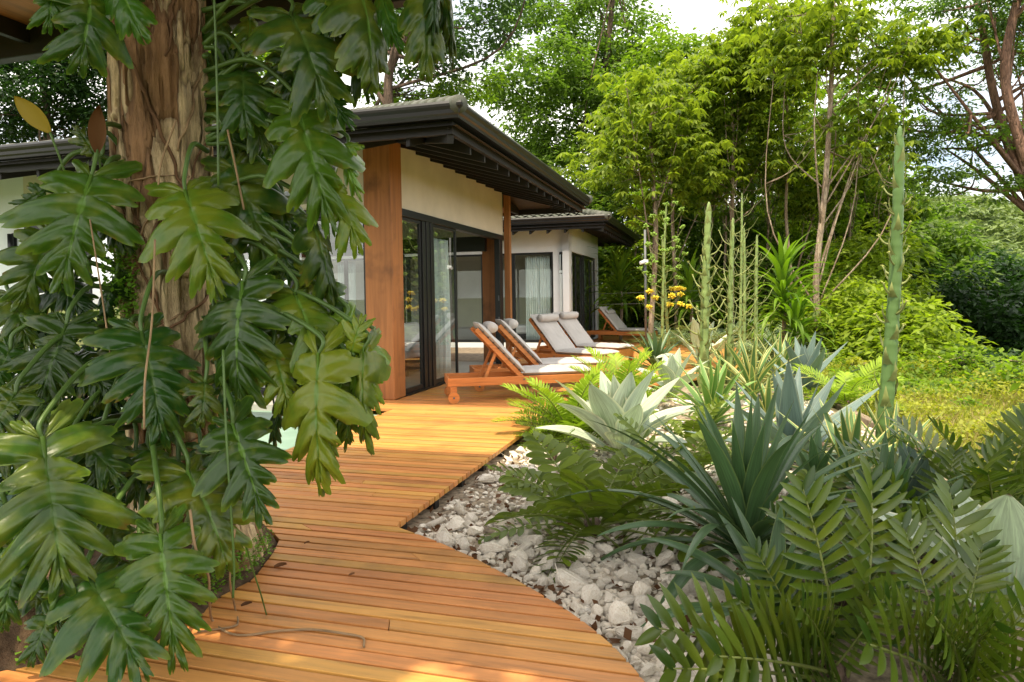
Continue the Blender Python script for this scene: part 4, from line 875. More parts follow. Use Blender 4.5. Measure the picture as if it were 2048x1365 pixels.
# ------------------------------------------------------------------ the planting bed
MAT['ag_green'] = agavemat('green_agave', (.072, .138, .055), (.15, .21, .07), .45, .38, .40)
MAT['ag_pale'] = agavemat('pale_agave', (.42, .49, .38), (.60, .61, .46), .45, .55, .34)
MAT['ag_blue'] = agavemat('blue_agave', (.15, .215, .195), (.30, .34, .26), .46, .55, .3)
MAT['ag_lime'] = agavemat('lime_agave', (.12, .235, .045), (.36, .42, .14), .40, .42, .25)
MAT['ag_var'] = agavemat('striped_agave', (.10, .19, .06), (.50, .47, .17), .33, .42, .25)
MAT['zam_dark'] = leafmat('cardboard_palm_leaflet', (.135, .185, .018), (.07, .11, .012), .42, .2, spec=.45)
MAT['zam_lime'] = leafmat('lime_cycad_leaflet', (.25, .35, .03), (.15, .24, .022), .40, .28)
MAT['zam_fore'] = leafmat('long_cycad_leaflet', (.085, .130, .014), (.032, .068, .009), .30, .25, spec=.75, patch=(1.2, (.17, .19, .02)))
MAT['zam_pale'] = leafmat('grey_cycad_leaflet', (.22, .30, .16), (.15, .22, .12), .5, .2)
MAT['rachis'] = plain('frond_stalk', (.17, .20, .05), .5, .2, 6)
MAT['stalk'] = plain('flower_stalk_green', (.105, .19, .055), .45, .06, 3, .35, .15)
MAT['stalk2'] = plain('pale_flower_stalk', (.20, .27, .085), .5, .18, 7, .3, .15)
MAT['bract'] = plain('stalk_bract', (.22, .25, .08), .5, .4, 9, .3)
MAT['bud'] = plain('flower_bud', (.42, .44, .12), .6, .2, 20)
MAT['flower'] = plain('yellow_flower', (.70, .58, .04), .6, .2, 20)
MAT['gflower'] = plain('green_flower_head', (.22, .36, .05), .6, .2, 20)
FR = [frond_mesh(i, 11, .20, .074, [MAT['zam_dark'], MAT['rachis']], 'round', .30, .30, .20) for i in range(3)]
FL = [frond_mesh(10 + i, 22, .24, .034, [MAT['zam_lime'], MAT['rachis']], 'long', .28, .5, .10) for i in range(3)]
FF = [frond_mesh(20 + i, 13, .28, .047, [MAT['zam_fore'], MAT['rachis']], 'long', .22, .38, .20, .45) for i in range(4)]
FP = [frond_mesh(30 + i, 26, .24, .020, [MAT['zam_pale'], MAT['rachis']], 'long', .35, .4, .18) for i in range(2)]
GB = -.11
cycad('cardboard_palm', gz(1185, 1072, GB), 'large cardboard palm with rounded dark olive leaflets on the stones beside the walkway', FR, 28, .88, (66, -3), 3, 'cycads of the planting bed', 'cycad', .08)
cycad('cardboard_palm', gz(1345, 985, GB), 'olive cardboard palm tucked behind the large one, below the pale agave', FR, 16, .72, (70, 5), 4, 'cycads of the planting bed', 'cycad', .07)
cycad('cardboard_palm', gz(1105, 925, GB), 'small cardboard palm at the deck edge just left of the pale agave', FR, 9, .34, (75, 15), 14, 'cycads of the planting bed', 'cycad', .05)
cycad('cycad', gz(1140, 880, GB), 'bright lime green cycad at the deck edge in front of the nearest lounger', FL, 34, .86, (80, 6), 5, 'cycads of the planting bed', 'cycad', .07)
cycad('cycad', gz(1245, 820, GB), 'lime green cycad behind the pale agave near the lounger foot ends', FL, 26, .95, (82, 14), 6, 'cycads of the planting bed', 'cycad', .07)
cycad('cycad', gz(1690, 815, GB), 'yellowish cycad between the blue agaves and the sunny weeds', FL, 18, .9, (70, 0), 7, 'cycads of the planting bed', 'cycad', .07)
cycad('cycad', gz(1345, 700, GB), 'feathery grey green cycad beside the farthest lounger', FP, 18, 1.5, (65, 5), 8, 'cycads of the planting bed', 'cycad', .1)
cycad('cycad', gz(1560, 715, GB), 'feathery cycad behind the thin flower stalks', FP, 16, 1.5, (75, 10), 9, 'cycads of the planting bed', 'cycad', .1)
cycad('cycad', gz(1450, 700, GB), 'feathery cycad between the thick and the thin flower stalks, far back', FP, 14, 1.3, (75, 10), 19, 'cycads of the planting bed', 'cycad', .1)
cycad('cardboard_palm', gz(1990, 1075, GB), 'dark cardboard palm standing high at the right edge above the pale broad leaves', FF, 13, .92, (85, 30), 10, 'cycads of the planting bed', 'cycad', .08)
cycad('cardboard_palm', gz(1640, 905, GB), 'small olive cardboard palm in the gap beside the stone path', FR, 10, .5, (70, 10), 15, 'cycads of the planting bed', 'cycad', .06)
# foreground fronds aimed one by one
def aimed(name, base, tips, label, seed, wf=1.0):
    r = random.Random(seed); a = empty(name, base, label, 'cycad', 'cycads of the planting bed')
    for i, (tx, ty, Y) in enumerate(tips):
        t = at(tx, ty, Y); b = base + Vector((r.uniform(-.05, .05), r.uniform(-.05, .05), .04)); arch = .28; e = Vector((0, math.sin(arch * 2.4) / (arch * 2.4), -(1 - math.cos(arch * 2.4)) / (arch * 2.4)))
        up = Vector((r.gauss(0, .25), r.gauss(-.15, .2), 1)) if (t - b).normalized().z < .8 and ty < 1150 else Vector((r.gauss(0, .2), -.75, .6)) if ty >= 1150 else Vector((r.gauss(0, .4), -1, .4))
        Mx, ln = frame_from(b, t, up); s = ln / e.length; o = obj('frond', FF[i % 4], a)
        o.matrix_local = Matrix.Translation(-base) @ Mx @ Matrix.Rotation(math.atan2(-e.z, e.y), 4, 'X') @ Matrix.Diagonal((s * wf, s, s * wf, 1))
    MB().tube([(0, 0, -.05), (0, 0, .06), (0, 0, .12)], [.07, .08, .05], 12).build('stem', MAT['dbark'], a, True)
aimed('cycad', gz(1660, 1372, GB), [(1503, 1100, 3.15), (1457, 1195, 2.85), (1288, 1262, 2.75), (1590, 968, 3.1), (1315, 1345, 2.6), (1570, 1210, 2.6), (1715, 948, 3.2), (1400, 1320, 2.5), (1780, 1160, 2.9)],
      'near cycad with long glossy leaflets at the bottom edge, leaning over the stones', 1)
aimed('cycad', gz(1885, 1400, GB), [(1880, 985, 3.3), (1790, 1050, 3.1), (1690, 1290, 2.35), (1820, 1215, 2.35), (1915, 1200, 2.4), (2020, 1230, 2.4), (2075, 1170, 2.7), (1960, 1100, 3.1), (2090, 1310, 2.3), (1740, 1200, 2.6)],
      'near cycad with long glossy leaflets filling the bottom right corner', 2)
# agaves
agave('agave', gz(1242, 925, GB), 'pale grey green agave with broad soft leaves above the cardboard palm', 22, .95, .31, MAT['ag_pale'], pa_att, (88, 26), (-.05, .6), 3, .5)
agave('agave', gz(1492, 1125, GB), 'big dark green agave with long arching leaves in the foreground', 50, 1.28, .112, MAT['ag_green'], pa_sw, (87, 8), (.0, 1.4), 12, .45, stretch=.9)
agave('agave', gz(1425, 862, GB), 'lime green agave with arching narrow leaves behind the dark green one', 34, 1.0, .105, MAT['ag_lime'], pa_sw, (86, 5), (.1, 1.0), 5, .4)
agave('agave', gz(1585, 935, GB), 'blue grey spiky agave right of the lime green one', 17, 1.08, .25, MAT['ag_blue'], pa_bl, (86, 15), (-.1, .15), 6, .55)
agave('agave', gz(1610, 790, GB), 'smaller blue grey agave farther back beside the thin stalks', 15, 1.1, .25, MAT['ag_blue'], pa_bl, (86, 20), (-.1, .1), 7, .55)
agave('agave', gz(1700, 985, GB), 'agave with yellow leaf margins behind the big dark green one', 26, .82, .085, MAT['ag_var'], pa_sw, (84, 12), (.0, .45), 8, .4)
agave('agave', gz(1830, 1045, GB), 'low blue agave with short stiff spikes near the right edge', 14, .70, .17, MAT['ag_blue'], pa_bl, (82, 12), (-.1, .15), 9, .6)
agave('agave', gz(2020, 1275, GB), 'pale agave with very broad mottled leaves cut by the right edge', 10, .80, .34, MAT['ag_pale'], pa_att, (80, 25), (-.05, .6), 10, .5)
agave('agave', gz(1505, 800, GB), 'yellow striped agave under the thin flower stalks', 34, 1.15, .10, MAT['ag_var'], pa_sw, (86, 8), (.1, 1.0), 11, .4)
agave('agave', gz(1455, 775, GB), 'yellow striped agave between the thick stalk and the thin stalks', 28, 1.0, .10, MAT['ag_var'], pa_sw, (86, 8), (.1, 1.0), 13, .4)
agave('agave', gz(1560, 770, GB), 'striped agave behind the blue agaves', 26, 1.2, .10, MAT['ag_var'], pa_sw, (86, 8), (.1, .9), 14, .4)
agave('agave', gz(1312, 745, GB), 'dark green spiky agave at the edge of the deck by the farthest lounger', 36, 1.05, .11, MAT['ag_green'], pa_sw, (86, 5), (.1, .9), 15, .4)
agave('agave', gz(1345, 800, GB), 'pale broad leaved agave at the far edge of the deck', 12, .85, .25, MAT['ag_pale'], pa_att, (86, 25), (-.05, .6), 16, .55)
agave('agave', gz(1405, 745, GB), 'pale agave with a twisted folded leaf at the foot of the thick stalk', 9, 1.25, .36, MAT['ag_pale'], pa_att, (84, 35), (.0, .8), 17, .6)
agave('agave', gz(1535, 860, GB), 'striped agave at the foot of the blue grey agave', 22, .8, .085, MAT['ag_var'], pa_sw, (82, 8), (.1, .9), 18, .4)
agave('agave', gz(1630, 1010, GB), 'small green agave hidden among the foreground fronds', 18, .62, .09, MAT['ag_green'], pa_sw, (84, 10), (.1, .7), 19, .45)
agave('agave', gz(1790, 960, GB), 'striped agave round the base of the tallest flower stalk', 24, .75, .075, MAT['ag_var'], pa_sw, (84, 15), (.0, .5), 20, .4)
agave('agave', gz(1480, 950, GB), 'small lime agave on the stones between the big plants', 16, .5, .07, MAT['ag_lime'], pa_sw, (84, 10), (.1, .8), 21, .4)
agave('agave', gz(1545, 1265, GB), 'low green agave drooping over the stones in front of the near cycad', 22, .72, .10, MAT['ag_green'], pa_sw, (70, 0), (.1, 1.2), 31, .45)
agave('agave', gz(1770, 1090, GB), 'green agave filling the shade behind the near right cycad', 24, .75, .10, MAT['ag_green'], pa_sw, (84, 8), (.0, .9), 32, .45)
cycad('cycad', gz(1880, 1120, GB), 'dark cycad between the low blue agave and the pale broad leaves', FF, 15, .75, (75, 5), 33, 'cycads of the planting bed', 'cycad', .06)
cycad('cycad', gz(1700, 1230, GB), 'dark cycad low under the tall near fronds', FF, 14, .62, (60, 0), 34, 'cycads of the planting bed', 'cycad', .06)
cycad('cardboard_palm', gz(1600, 1085, GB), 'olive cardboard palm behind the near cycad, right of the big green agave', FR, 14, .62, (70, 5), 35, 'cycads of the planting bed', 'cycad', .06)
cycad('cardboard_palm', gz(1380, 905, GB), 'olive cardboard palm at the foot of the lime green agave', FR, 16, .6, (70, 5), 36, 'cycads of the planting bed', 'cycad', .06)
# flower stalks
def flower_stalk(name, bpx, tpx, Y, wpx, label, nb, branches, flowers=None, seed=1, brl=.3, bsize=1.):
    r = random.Random(seed); t = at(*tpx, Y); b = at(*bpx, Y); b = b + (b - t) * ((b.z - GB) / max(.01, t.z - b.z)) if b.z > GB else b; H = (t - b)
    a = empty(name, b, label, 'flower stalk', 'agave flower stalks'); rr = wpx * Y / F / 2
    bow = Vector((r.uniform(-.05, .05), 0, 0)); P = lambda s: H * s + bow * math.sin(s * 3.14) * H.length * .25; rad = lambda s: rr * (1.08 - .48 * s) * (1 + .085 * ((s * 21) % 1) ** 2) * (1 if s < .90 else max(.08, math.sqrt(max(0, 1 - ((s - .90) / .101) ** 2))))
    n = 115; MB().tube([P(i / n) for i in range(n + 1)], [rad(i / n) * (1 + .03 * math.sin(i * 2.1)) for i in range(n + 1)], 14).build('stem', MAT['stalk' if seed == 2 else 'stalk2'], a, True)
    mb = MB()
    for i in range(nb):
        s = .02 + .97 * i / nb; az = i * 2.39996 + r.uniform(-.3, .3); q = rad(s); L_ = q * r.uniform(2.4, 3.3) * bsize * (1 if s < .85 else 1.1); o = Vector((math.cos(az), math.sin(az), 0)); sd = Vector((-o.y, o.x, 0)); vs = []
        for k in range(6):
            f = k / 5; w = q * (.72 if s < .85 else 1.0) * (1 - f ** .8) + .002; out = q * (1.02 + .55 * math.sin(f * 2.4) * (.5 if s > .85 else 1) * (1 + .5 * (s < .6) * r.random())); c = P(s) + o * out + Vector((0, 0, L_ * f))
            vs += [c - sd * w - o * (w * .45), c, c + sd * w - o * (w * .45)]
        mb.add(vs, [(3 * k + j, 3 * k + j + 1, 3 * k + 4 + j, 3 * k + 3 + j) for k in range(5) for j in (0, 1)])
    mb.build('bracts', MAT['bract'], a, True)
    for i in range(branches[2]):
        s = lerp(branches[0], branches[1], i / max(1, branches[2] - 1)); az = i * 2.39996 + r.uniform(-.4, .4); o = Vector((math.cos(az), math.sin(az), 0)); q = rad(s); l = brl * r.uniform(.7, 1.15) * (1.1 - .5 * s); p0 = P(s) + o * q * .8
        pts = smooth_path([p0, p0 + o * l * .5 + Vector((0, 0, l * .25)), p0 + o * l * .85 + Vector((0, 0, l * .75))], 4); m = MB().tube(pts, [max(.004, q * .22) * (1 - .4 * k / 8) for k in range(9)], 6)
        br = m.build('side_branch', MAT['bract'], a, True); e = pts[-1]; bm = MB()
        fm = 'bud'; N = 7; R_ = q * .30
        if flowers: fm = 'flower' if flowers[0] < s < flowers[1] else 'gflower'; N = 34 if fm == 'flower' else 22; R_ = .10 if fm == 'flower' else .085
        for k in range(N):
            d = Vector((r.gauss(0, 1), r.gauss(0, 1), r.gauss(.5, .7))).normalized(); d = Vector((d.x, d.y, d.z * .75 + .1)); c = e + d * R_ * r.uniform(.6, 1.1); bm.tube([e + d * R_ * .3, c, c + d * R_ * .25], [R_ * .10, R_ * (.20 if flowers else .35), R_ * .04], 5)
        bm.build('flower_head' if flowers else 'buds', MAT[fm], br, True)
    return a
flower_stalk('flower_stalk', (1762, 905), (1800, 252), 6.6, 28, 'tallest and nearest green flower stalk, thick as a wrist, at the right', 40, (.40, .80, 15), None, 2, .17)
flower_stalk('flower_stalk', (1408, 775), (1418, 404), 12.0, 19, 'thick pale green flower stalk left of the group of thin ones', 46, (.20, .72, 22), None, 3, .42)
flower_stalk('flower_stalk', (1460, 775), (1466, 436), 12.5, 12, 'thin flower stalk just right of the thick pale one, with long side branches', 40, (.25, .90, 22), None, 4, .55)
flower_stalk('flower_stalk', (1478, 745), (1484, 386), 15.0, 6, 'tall very thin flower stalk standing highest of the thin group', 40, (.30, .97, 26), None, 5, .6)
flower_stalk('flower_stalk', (1486, 760), (1488, 456), 14.0, 7, 'short thin flower stalk close against the tall very thin one', 40, (.25, .9, 20), None, 6, .5)
flower_stalk('flower_stalk', (1512, 740), (1514, 470), 14.0, 8, 'thin flower stalk at the right of the thin group', 36, (.2, .85, 18), None, 7, .5)
flower_stalk('flower_stalk', (1325, 690), (1333, 406), 19.0, 6, 'thin stalk with flat green flower heads and yellow ones low down', 40, (.24, .92, 30), (.22, .38), 8, .7)
flower_stalk('flower_stalk', (1337, 690), (1324, 470), 19.5, 6, 'shorter stalk with yellow flower heads crossing the taller green headed one', 40, (.24, .9, 20), (.22, .42), 9, .65)
# kerb and weeds
ka, kb = gz(1640, 795, -.1), gz(1930, 948, -.1); kd = (kb - ka); m = MB(); 
for i in range(10): m.bar(ka + kd * (i / 10), ka + kd * ((i + .97) / 10), .10, .12)
tag(m.build('kerb', MAT['kerb'], bevel=.01), kind='structure')
# ------------------------------------------------------------------ trees, bushes, weeds and the far hill
def leaf_soup(P, D, L, Wd, N, droop=.15):
    """rhombic leaves: P base points, D unit directions, N rough normals"""
    S = np.cross(D, N); S /= np.linalg.norm(S, axis=1, keepdims=True) + 1e-9
    L = L[:, None]; Wd = Wd[:, None]; dz = np.array([0, 0, 1.]) * L * droop
    return np.stack([P, P + D * L * .5 + S * Wd * .5, P + D * L - dz, P + D * L * .5 - S * Wd * .5], 1).reshape(-1, 3)
def unit(g, n): v = g.normal(size=(n, 3)); return v / np.linalg.norm(v, axis=1, keepdims=True)
def crown_pts(g, ells, nclump, rc, flat=.6):
    """clump centres spread through the ellipsoids, then leaf points in each clump"""
    tot = sum(e[1][0] * e[1][2] for e in ells); C = []
    for c, r in ells:
        k = max(1, int(nclump * r[0] * r[2] / tot)); u = unit(g, k) * (g.uniform(.15, 1, (k, 1)) ** .42); C.append(np.array(c) + u * np.array(r))
    return np.concatenate(C)
def leaves_plain(g, C, per, rc, ll, lw, flat=.55, up=.7, droop=.2):
    n = len(C) * per; rcs = np.repeat(rc * g.uniform(.6, 1.3, len(C)), per); off = unit(g, n) * (g.uniform(0, 1, (n, 1)) ** .5) * rcs[:, None] * np.array([1, 1, flat]); P = np.repeat(C, per, 0) + off
    D = off / (np.linalg.norm(off, axis=1, keepdims=True) + 1e-6) * .8 + unit(g, n) * .9; D[:, 2] = D[:, 2] * .45 - .15; D /= np.linalg.norm(D, axis=1, keepdims=True)
    N = unit(g, n) * .55 + np.array([0, 0, up]); return leaf_soup(P, D, ll * g.uniform(.6, 1.25, n), lw * g.uniform(.7, 1.2, n), N, droop)
def leaves_palm(g, C, per, rc, ll, lw, nlf=8):
    n = len(C) * per; off = unit(g, n) * (g.uniform(0, 1, (n, 1)) ** .5) * rc * np.array([1, 1, .6]); P = np.repeat(C, per, 0) + off; tilt = unit(g, n) * .45 + np.array([0, 0, 1.]); tilt /= np.linalg.norm(tilt, axis=1, keepdims=True)
    A = np.cross(tilt, unit(g, n)); A /= np.linalg.norm(A, axis=1, keepdims=True); B = np.cross(tilt, A); Ls = ll * g.uniform(.7, 1.2, n); out = []
    for k in range(nlf):
        a = 2 * math.pi * k / nlf + g.uniform(-.15, .15, n); D = A * np.cos(a)[:, None] + B * np.sin(a)[:, None] - tilt * .35; D /= np.linalg.norm(D, axis=1, keepdims=True)
        out.append(leaf_soup(P + D * .02, D, Ls * g.uniform(.8, 1.1, n), np.full(n, lw), tilt, .30).reshape(n, 4, 3))
    return np.stack(out, 1).reshape(-1, 3)
def rad_px(px, Y): return px * Y / F
def tree(name, label, trunk, Y, w0, w1, ells, nclump, per, rc, ll, lw, leaf, bark, seed, palm=0, limbs=12, flat=.55, group='trees round the garden', droop=.2, limb_w=.35, gz_=None, cat='tree'):
    """trunk: pixel path seen from the photo's viewpoint; ells: (px, py, rx px, ry px, depth offset, depth radius)"""
    g = np.random.default_rng(seed); r = random.Random(seed); pts = [at(x, y, Y) for x, y in trunk]; b = pts[0]; zg = gheight(b.x, b.y) if gz_ is None else gz_
    if b.z > zg + .1: pts = [Vector((b.x + (b.x - pts[1].x) * .1, b.y, zg))] + pts
    base = pts[0].copy(); t = empty(name, base, label, cat, group); pts = smooth_path(pts, 5); n = len(pts); w0, w1 = rad_px(w0, Y) / 2, rad_px(w1, Y) / 2
    m = MB().tube([p - base for p in pts], [lerp(w0, w1, i / (n - 1)) * (1 + .5 * max(0, 1 - i / 3) ** 2) for i in range(n)], 9)
    E = [(tuple(at(x, y, Y + dy) - base), (rad_px(rx, Y + dy), dr, rad_px(ry, Y + dy))) for x, y, rx, ry, dy, dr in ells]
    C = crown_pts(g, E, nclump, rc); top = [p - base for p in pts]
    for k in range(min(limbs, len(C))):
        c = Vector(C[int(g.integers(len(C)))]); cand = [i for i in range(n // 3, n) if top[i].z < c.z + .3] or [n - 1]; i0 = cand[-1] if r.random() < .5 else cand[int(r.random() * len(cand))]; s = top[i0]; d = (c - s); l = d.length
        mid = s + d * .5 + Vector((r.gauss(0, .08) * l, r.gauss(0, .08) * l, -.10 * l if r.random() < .7 else .1 * l)); q = smooth_path([s, mid, c], 5); ww = lerp(w0, w1, i0 / (n - 1)) * limb_w * r.uniform(.7, 1.2); m.tube(q, [max(.012, ww * (1 - .75 * j / 10)) for j in range(11)], 6)
        for _ in range(2):
            c2 = Vector(C[int(np.argmin(((C - np.array(q[6])) ** 2).sum(1) + g.uniform(0, 4, len(C))))]); q2 = smooth_path([q[6], q[6].lerp(c2, .5) + Vector((0, 0, -.05 * l)), c2], 4); m.tube(q2, [max(.008, ww * .45 * (1 - .7 * j / 8)) for j in range(9)], 5)
    m.build('trunk', bark, t, True)
    V = leaves_palm(g, C, per, rc, ll, lw) if palm else leaves_plain(g, C, per, rc, ll, lw, flat, .7, droop)
    obj('crown', npmesh('crown', V, 4, leaf), t); return t
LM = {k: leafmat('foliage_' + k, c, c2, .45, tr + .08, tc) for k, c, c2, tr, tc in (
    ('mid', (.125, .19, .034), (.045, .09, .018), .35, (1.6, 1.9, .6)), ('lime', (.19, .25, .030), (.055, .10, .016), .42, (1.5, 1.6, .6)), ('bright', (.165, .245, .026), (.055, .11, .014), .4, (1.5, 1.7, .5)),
    ('dark', (.022, .052, .012), (.010, .028, .007), .25, (1.4, 1.7, .6)), ('blue', (.060, .105, .035), (.03, .06, .02), .3, (1.5, 1.8, .7)), ('drac', (.15, .26, .022), (.07, .14, .016), .3, (1.5, 1.7, .5)), ('grass', (.31, .33, .045), (.17, .22, .03), .4, (1.4, 1.4, .5)), ('sun', (.23, .31, .03), (.09, .15, .018), .4, (1.4, 1.5, .5)), ('hill', (.15, .20, .06), (.09, .14, .04), .2, (1.2, 1.3, .7)), ('straw', (.36, .29, .12), (.24, .22, .06), .3, (1.2, 1.2, .7)))}  # 'sun' leaves are paler: sunlight put into the colour of overshadowed bushes
TB, DB, RBk = MAT['tbark'], MAT['dbark'], MAT['rbark']
# far behind the near pavilion
tree('tree', 'tall tree with a forked dark trunk rising behind the near pavilion roof', [(790, 330), (776, 180), (790, 110), (830, 40), (850, -60)], 27, 24, 10, [(930, 70, 90, 70, 0, 2.0), (990, 20, 60, 60, 1, 2.), (790, 40, 70, 50, 1, 2), (850, 130, 60, 30, 0, 1.5), (640, 60, 110, 70, 1, 2.5), (950, -70, 150, 70, 0, 3), (720, -40, 120, 60, 2, 3)], 170, 55, .75, .26, .12, LM['blue'], DB, 31, limbs=26, limb_w=.5)
tree('tree', 'slender tree with thin dark branches behind the eave corner', [(740, 260), (800, 170), (850, 120), (900, 85)], 28, 9, 4, [(870, 165, 40, 25, 0, 1), (800, 190, 60, 25, 1, 1.2), (950, 170, 50, 30, 2, 1.5), (900, 190, 70, 22, 1, 1.4)], 60, 45, .6, .24, .11, LM['bright'], DB, 32, limbs=12, limb_w=.6)
tree('tree', 'tall dense green tree filling the middle above the pavilions', [(1190, 420), (1200, 250), (1215, 100), (1230, -40)], 40, 26, 8, [(1130, 240, 170, 130, 0, 4), (1190, 60, 130, 90, 2, 4), (1080, 170, 110, 90, -2, 3), (1250, 170, 110, 100, 1, 3.5), (1060, 20, 60, 40, 2, 2), (1140, 350, 140, 70, -2, 3)], 340, 110, 1.0, .31, .155, LM['mid'], DB, 33, limbs=24)
tree('tree', 'rounded vine covered tree right of the dense middle tree', [(1330, 420), (1320, 250), (1330, 150)], 36, 20, 8, [(1320, 140, 80, 80, 0, 2.5), (1290, 230, 90, 80, 0, 2.5), (1370, 220, 90, 90, 1, 2.5)], 150, 75, .9, .30, .15, LM['bright'], DB, 34, limbs=10)
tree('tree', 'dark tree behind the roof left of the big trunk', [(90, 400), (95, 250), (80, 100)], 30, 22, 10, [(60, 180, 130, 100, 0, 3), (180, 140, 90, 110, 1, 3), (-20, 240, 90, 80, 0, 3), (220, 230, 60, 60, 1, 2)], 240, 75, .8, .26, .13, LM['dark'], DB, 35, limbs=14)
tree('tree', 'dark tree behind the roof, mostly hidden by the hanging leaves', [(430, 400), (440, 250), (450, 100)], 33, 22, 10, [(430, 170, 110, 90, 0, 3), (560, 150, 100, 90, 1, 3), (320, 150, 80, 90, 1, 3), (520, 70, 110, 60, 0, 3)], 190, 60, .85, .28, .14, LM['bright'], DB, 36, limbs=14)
# young palmate trees
PG = 'slender trees with hand shaped leaf clusters'
tree('young_tree', 'slender tree with a speckled trunk beside the steel post, clusters of hanging leaves', [(1302, 655), (1312, 480), (1306, 360), (1300, 230)], 21.5, 13, 6, [(1300, 230, 110, 90, 0, 1.4), (1250, 330, 90, 50, 0, 1.2), (1370, 320, 80, 60, 0, 1.2), (1290, 400, 70, 30, .3, 1)], 180, 4, .85, .25, .10, LM['lime'], TB, 41, 1, 18, group=PG)
tree('young_tree', 'slender tree second from the pavilion, long bare side branches', [(1352, 600), (1345, 430), (1348, 300), (1380, 180)], 24, 9, 4, [(1360, 260, 100, 80, 0, 1.5), (1420, 170, 90, 70, 0, 1.5), (1440, 300, 80, 60, 0, 1.2)], 180, 4, .85, .25, .10, LM['lime'], TB, 42, 1, 18, group=PG)
tree('young_tree', 'slender tree behind the thin flower stalks with a broad leafy top', [(1463, 640), (1464, 450), (1466, 300), (1462, 150)], 23, 12, 5, [(1440, 180, 120, 80, 0, 1.5), (1500, 120, 100, 70, 0, 1.5), (1500, 280, 90, 60, .4, 1.2), (1420, 370, 70, 40, 0, 1)], 232, 4, .85, .25, .10, LM['lime'], TB, 43, 1, 20, group=PG)
tree('young_tree', 'pair of thin stems growing from one foot between the tall trunks', [(1582, 560), (1572, 420), (1578, 260), (1555, 90)], 23, 8, 4, [(1560, 180, 80, 60, 0, 1.4), (1540, 60, 90, 60, 0, 1.4), (1600, 340, 80, 50, 0, 1.2)], 180, 4, .85, .25, .10, LM['lime'], TB, 44, 1, 18, group=PG)
tree('young_tree', 'tallest pale straight trunk of the slender trees, bare for most of its height', [(1640, 690), (1632, 560), (1650, 380), (1662, 180), (1668, -30)], 18.5, 15, 8, [(1640, 30, 130, 60, 0, 1.5), (1760, 110, 110, 40, 0, 1.2), (1850, 100, 80, 40, 0, 1.), (1700, 240, 90, 40, .5, 1.2), (1590, 110, 80, 50, 0, 1.2), (1760, 300, 60, 30, 0, .8)], 172, 4, .85, .25, .10, LM['lime'], TB, 45, 1, 28, group=PG)
tree('young_tree', 'thin stem leaning right behind the pair of stems', [(1590, 570), (1612, 480), (1640, 400)], 24, 5, 3, [(1700, 340, 80, 40, 0, 1.2), (1620, 400, 60, 40, 0, 1)], 93, 4, .85, .25, .10, LM['lime'], TB, 46, 1, 12, group=PG)
tree('young_tree', 'thin stems rising in the shade behind the thick flower stalk', [(1400, 620), (1420, 480), (1440, 330), (1470, 200)], 27, 7, 4, [(1400, 340, 80, 60, 0, 1.2), (1530, 220, 90, 60, 0, 1.4), (1330, 380, 60, 40, 0, 1)], 155, 4, .85, .25, .10, LM['bright'], TB, 47, 1, 16, group=PG)
tree('young_tree', 'airy slender tree filling the gap between the palmate trees, far back', [(1500, 600), (1505, 400), (1500, 200), (1490, 60)], 29, 8, 4, [(1490, 170, 130, 110, 0, 2), (1440, 330, 110, 80, 0, 2), (1560, 330, 100, 80, 0, 2)], 150, 4, .9, .32, .13, LM['bright'], TB, 48, 1, 16, group=PG)
tree('young_tree', 'airy slender tree behind the tall pale trunk, reaching up to the spreading tree', [(1700, 600), (1715, 400), (1720, 200), (1710, 60)], 28, 8, 4, [(1710, 240, 110, 90, 0, 2), (1740, 380, 100, 60, 0, 2), (1640, 300, 90, 70, 0, 1.6)], 110, 4, .9, .32, .13, LM['bright'], TB, 49, 1, 16, group=PG)
tree('young_tree', 'airy slender tree over the far pavilion roof', [(1225, 620), (1228, 450), (1235, 300)], 31, 8, 4, [(1215, 350, 110, 60, 0, 2), (1260, 270, 100, 60, 0, 2), (1160, 400, 60, 30, 0, 1.4)], 100, 4, .9, .32, .13, LM['lime'], TB, 50, 1, 14, group=PG)
SL = [(1445, 610, 1450, 300, 26, 330, 60, 60, 'mid', 'slim bare trunk just right of the thick flower stalk'), (1530, 600, 1535, 250, 27, 250, 70, 60, 'lime', 'slim trunk between the thin flower stalks and the paired stems'), (1415, 600, 1400, 250, 29, 240, 60, 70, 'bright', 'slim trunk rising behind the thick flower stalk, leaning left'), (1690, 620, 1700, 260, 25, 250, 60, 60, 'mid', 'slim trunk right of the tall pale trunk, partly hidden by leaves'),
      (1270, 600, 1262, 300, 29, 290, 60, 60, 'bright', 'slim trunk left of the speckled one, over the far eave'), (1500, 590, 1480, 150, 33, 120, 80, 70, 'mid', 'tall slim tree behind the palmate group'), (1620, 590, 1612, 200, 31, 170, 70, 80, 'mid', 'tall slim tree left of the tall pale trunk, farther back'), (1385, 590, 1380, 200, 34, 150, 70, 70, 'lime', 'tall slim tree between the rounded tree and the palmate group'), (1770, 600, 1775, 330, 27, 330, 70, 60, 'lime', 'slim tree left of the tallest flower stalk, farther back')]
for i, (x0, y0, x1, y1, Y, yc, rx, ry, mt, lb) in enumerate(SL):
    tree('young_tree', lb, [(x0, y0), ((x0 + x1) / 2 + 5, (y0 + y1) / 2), (x1, y1)], Y, 7, 3, [(x1, yc, rx, ry, 0, 1.3), (x1 + 20, yc + 90, rx * .7, 35, 0, 1)], 42, 4, .7, .24, .10, LM[mt], TB, 150 + i, 1, 12, group=PG)
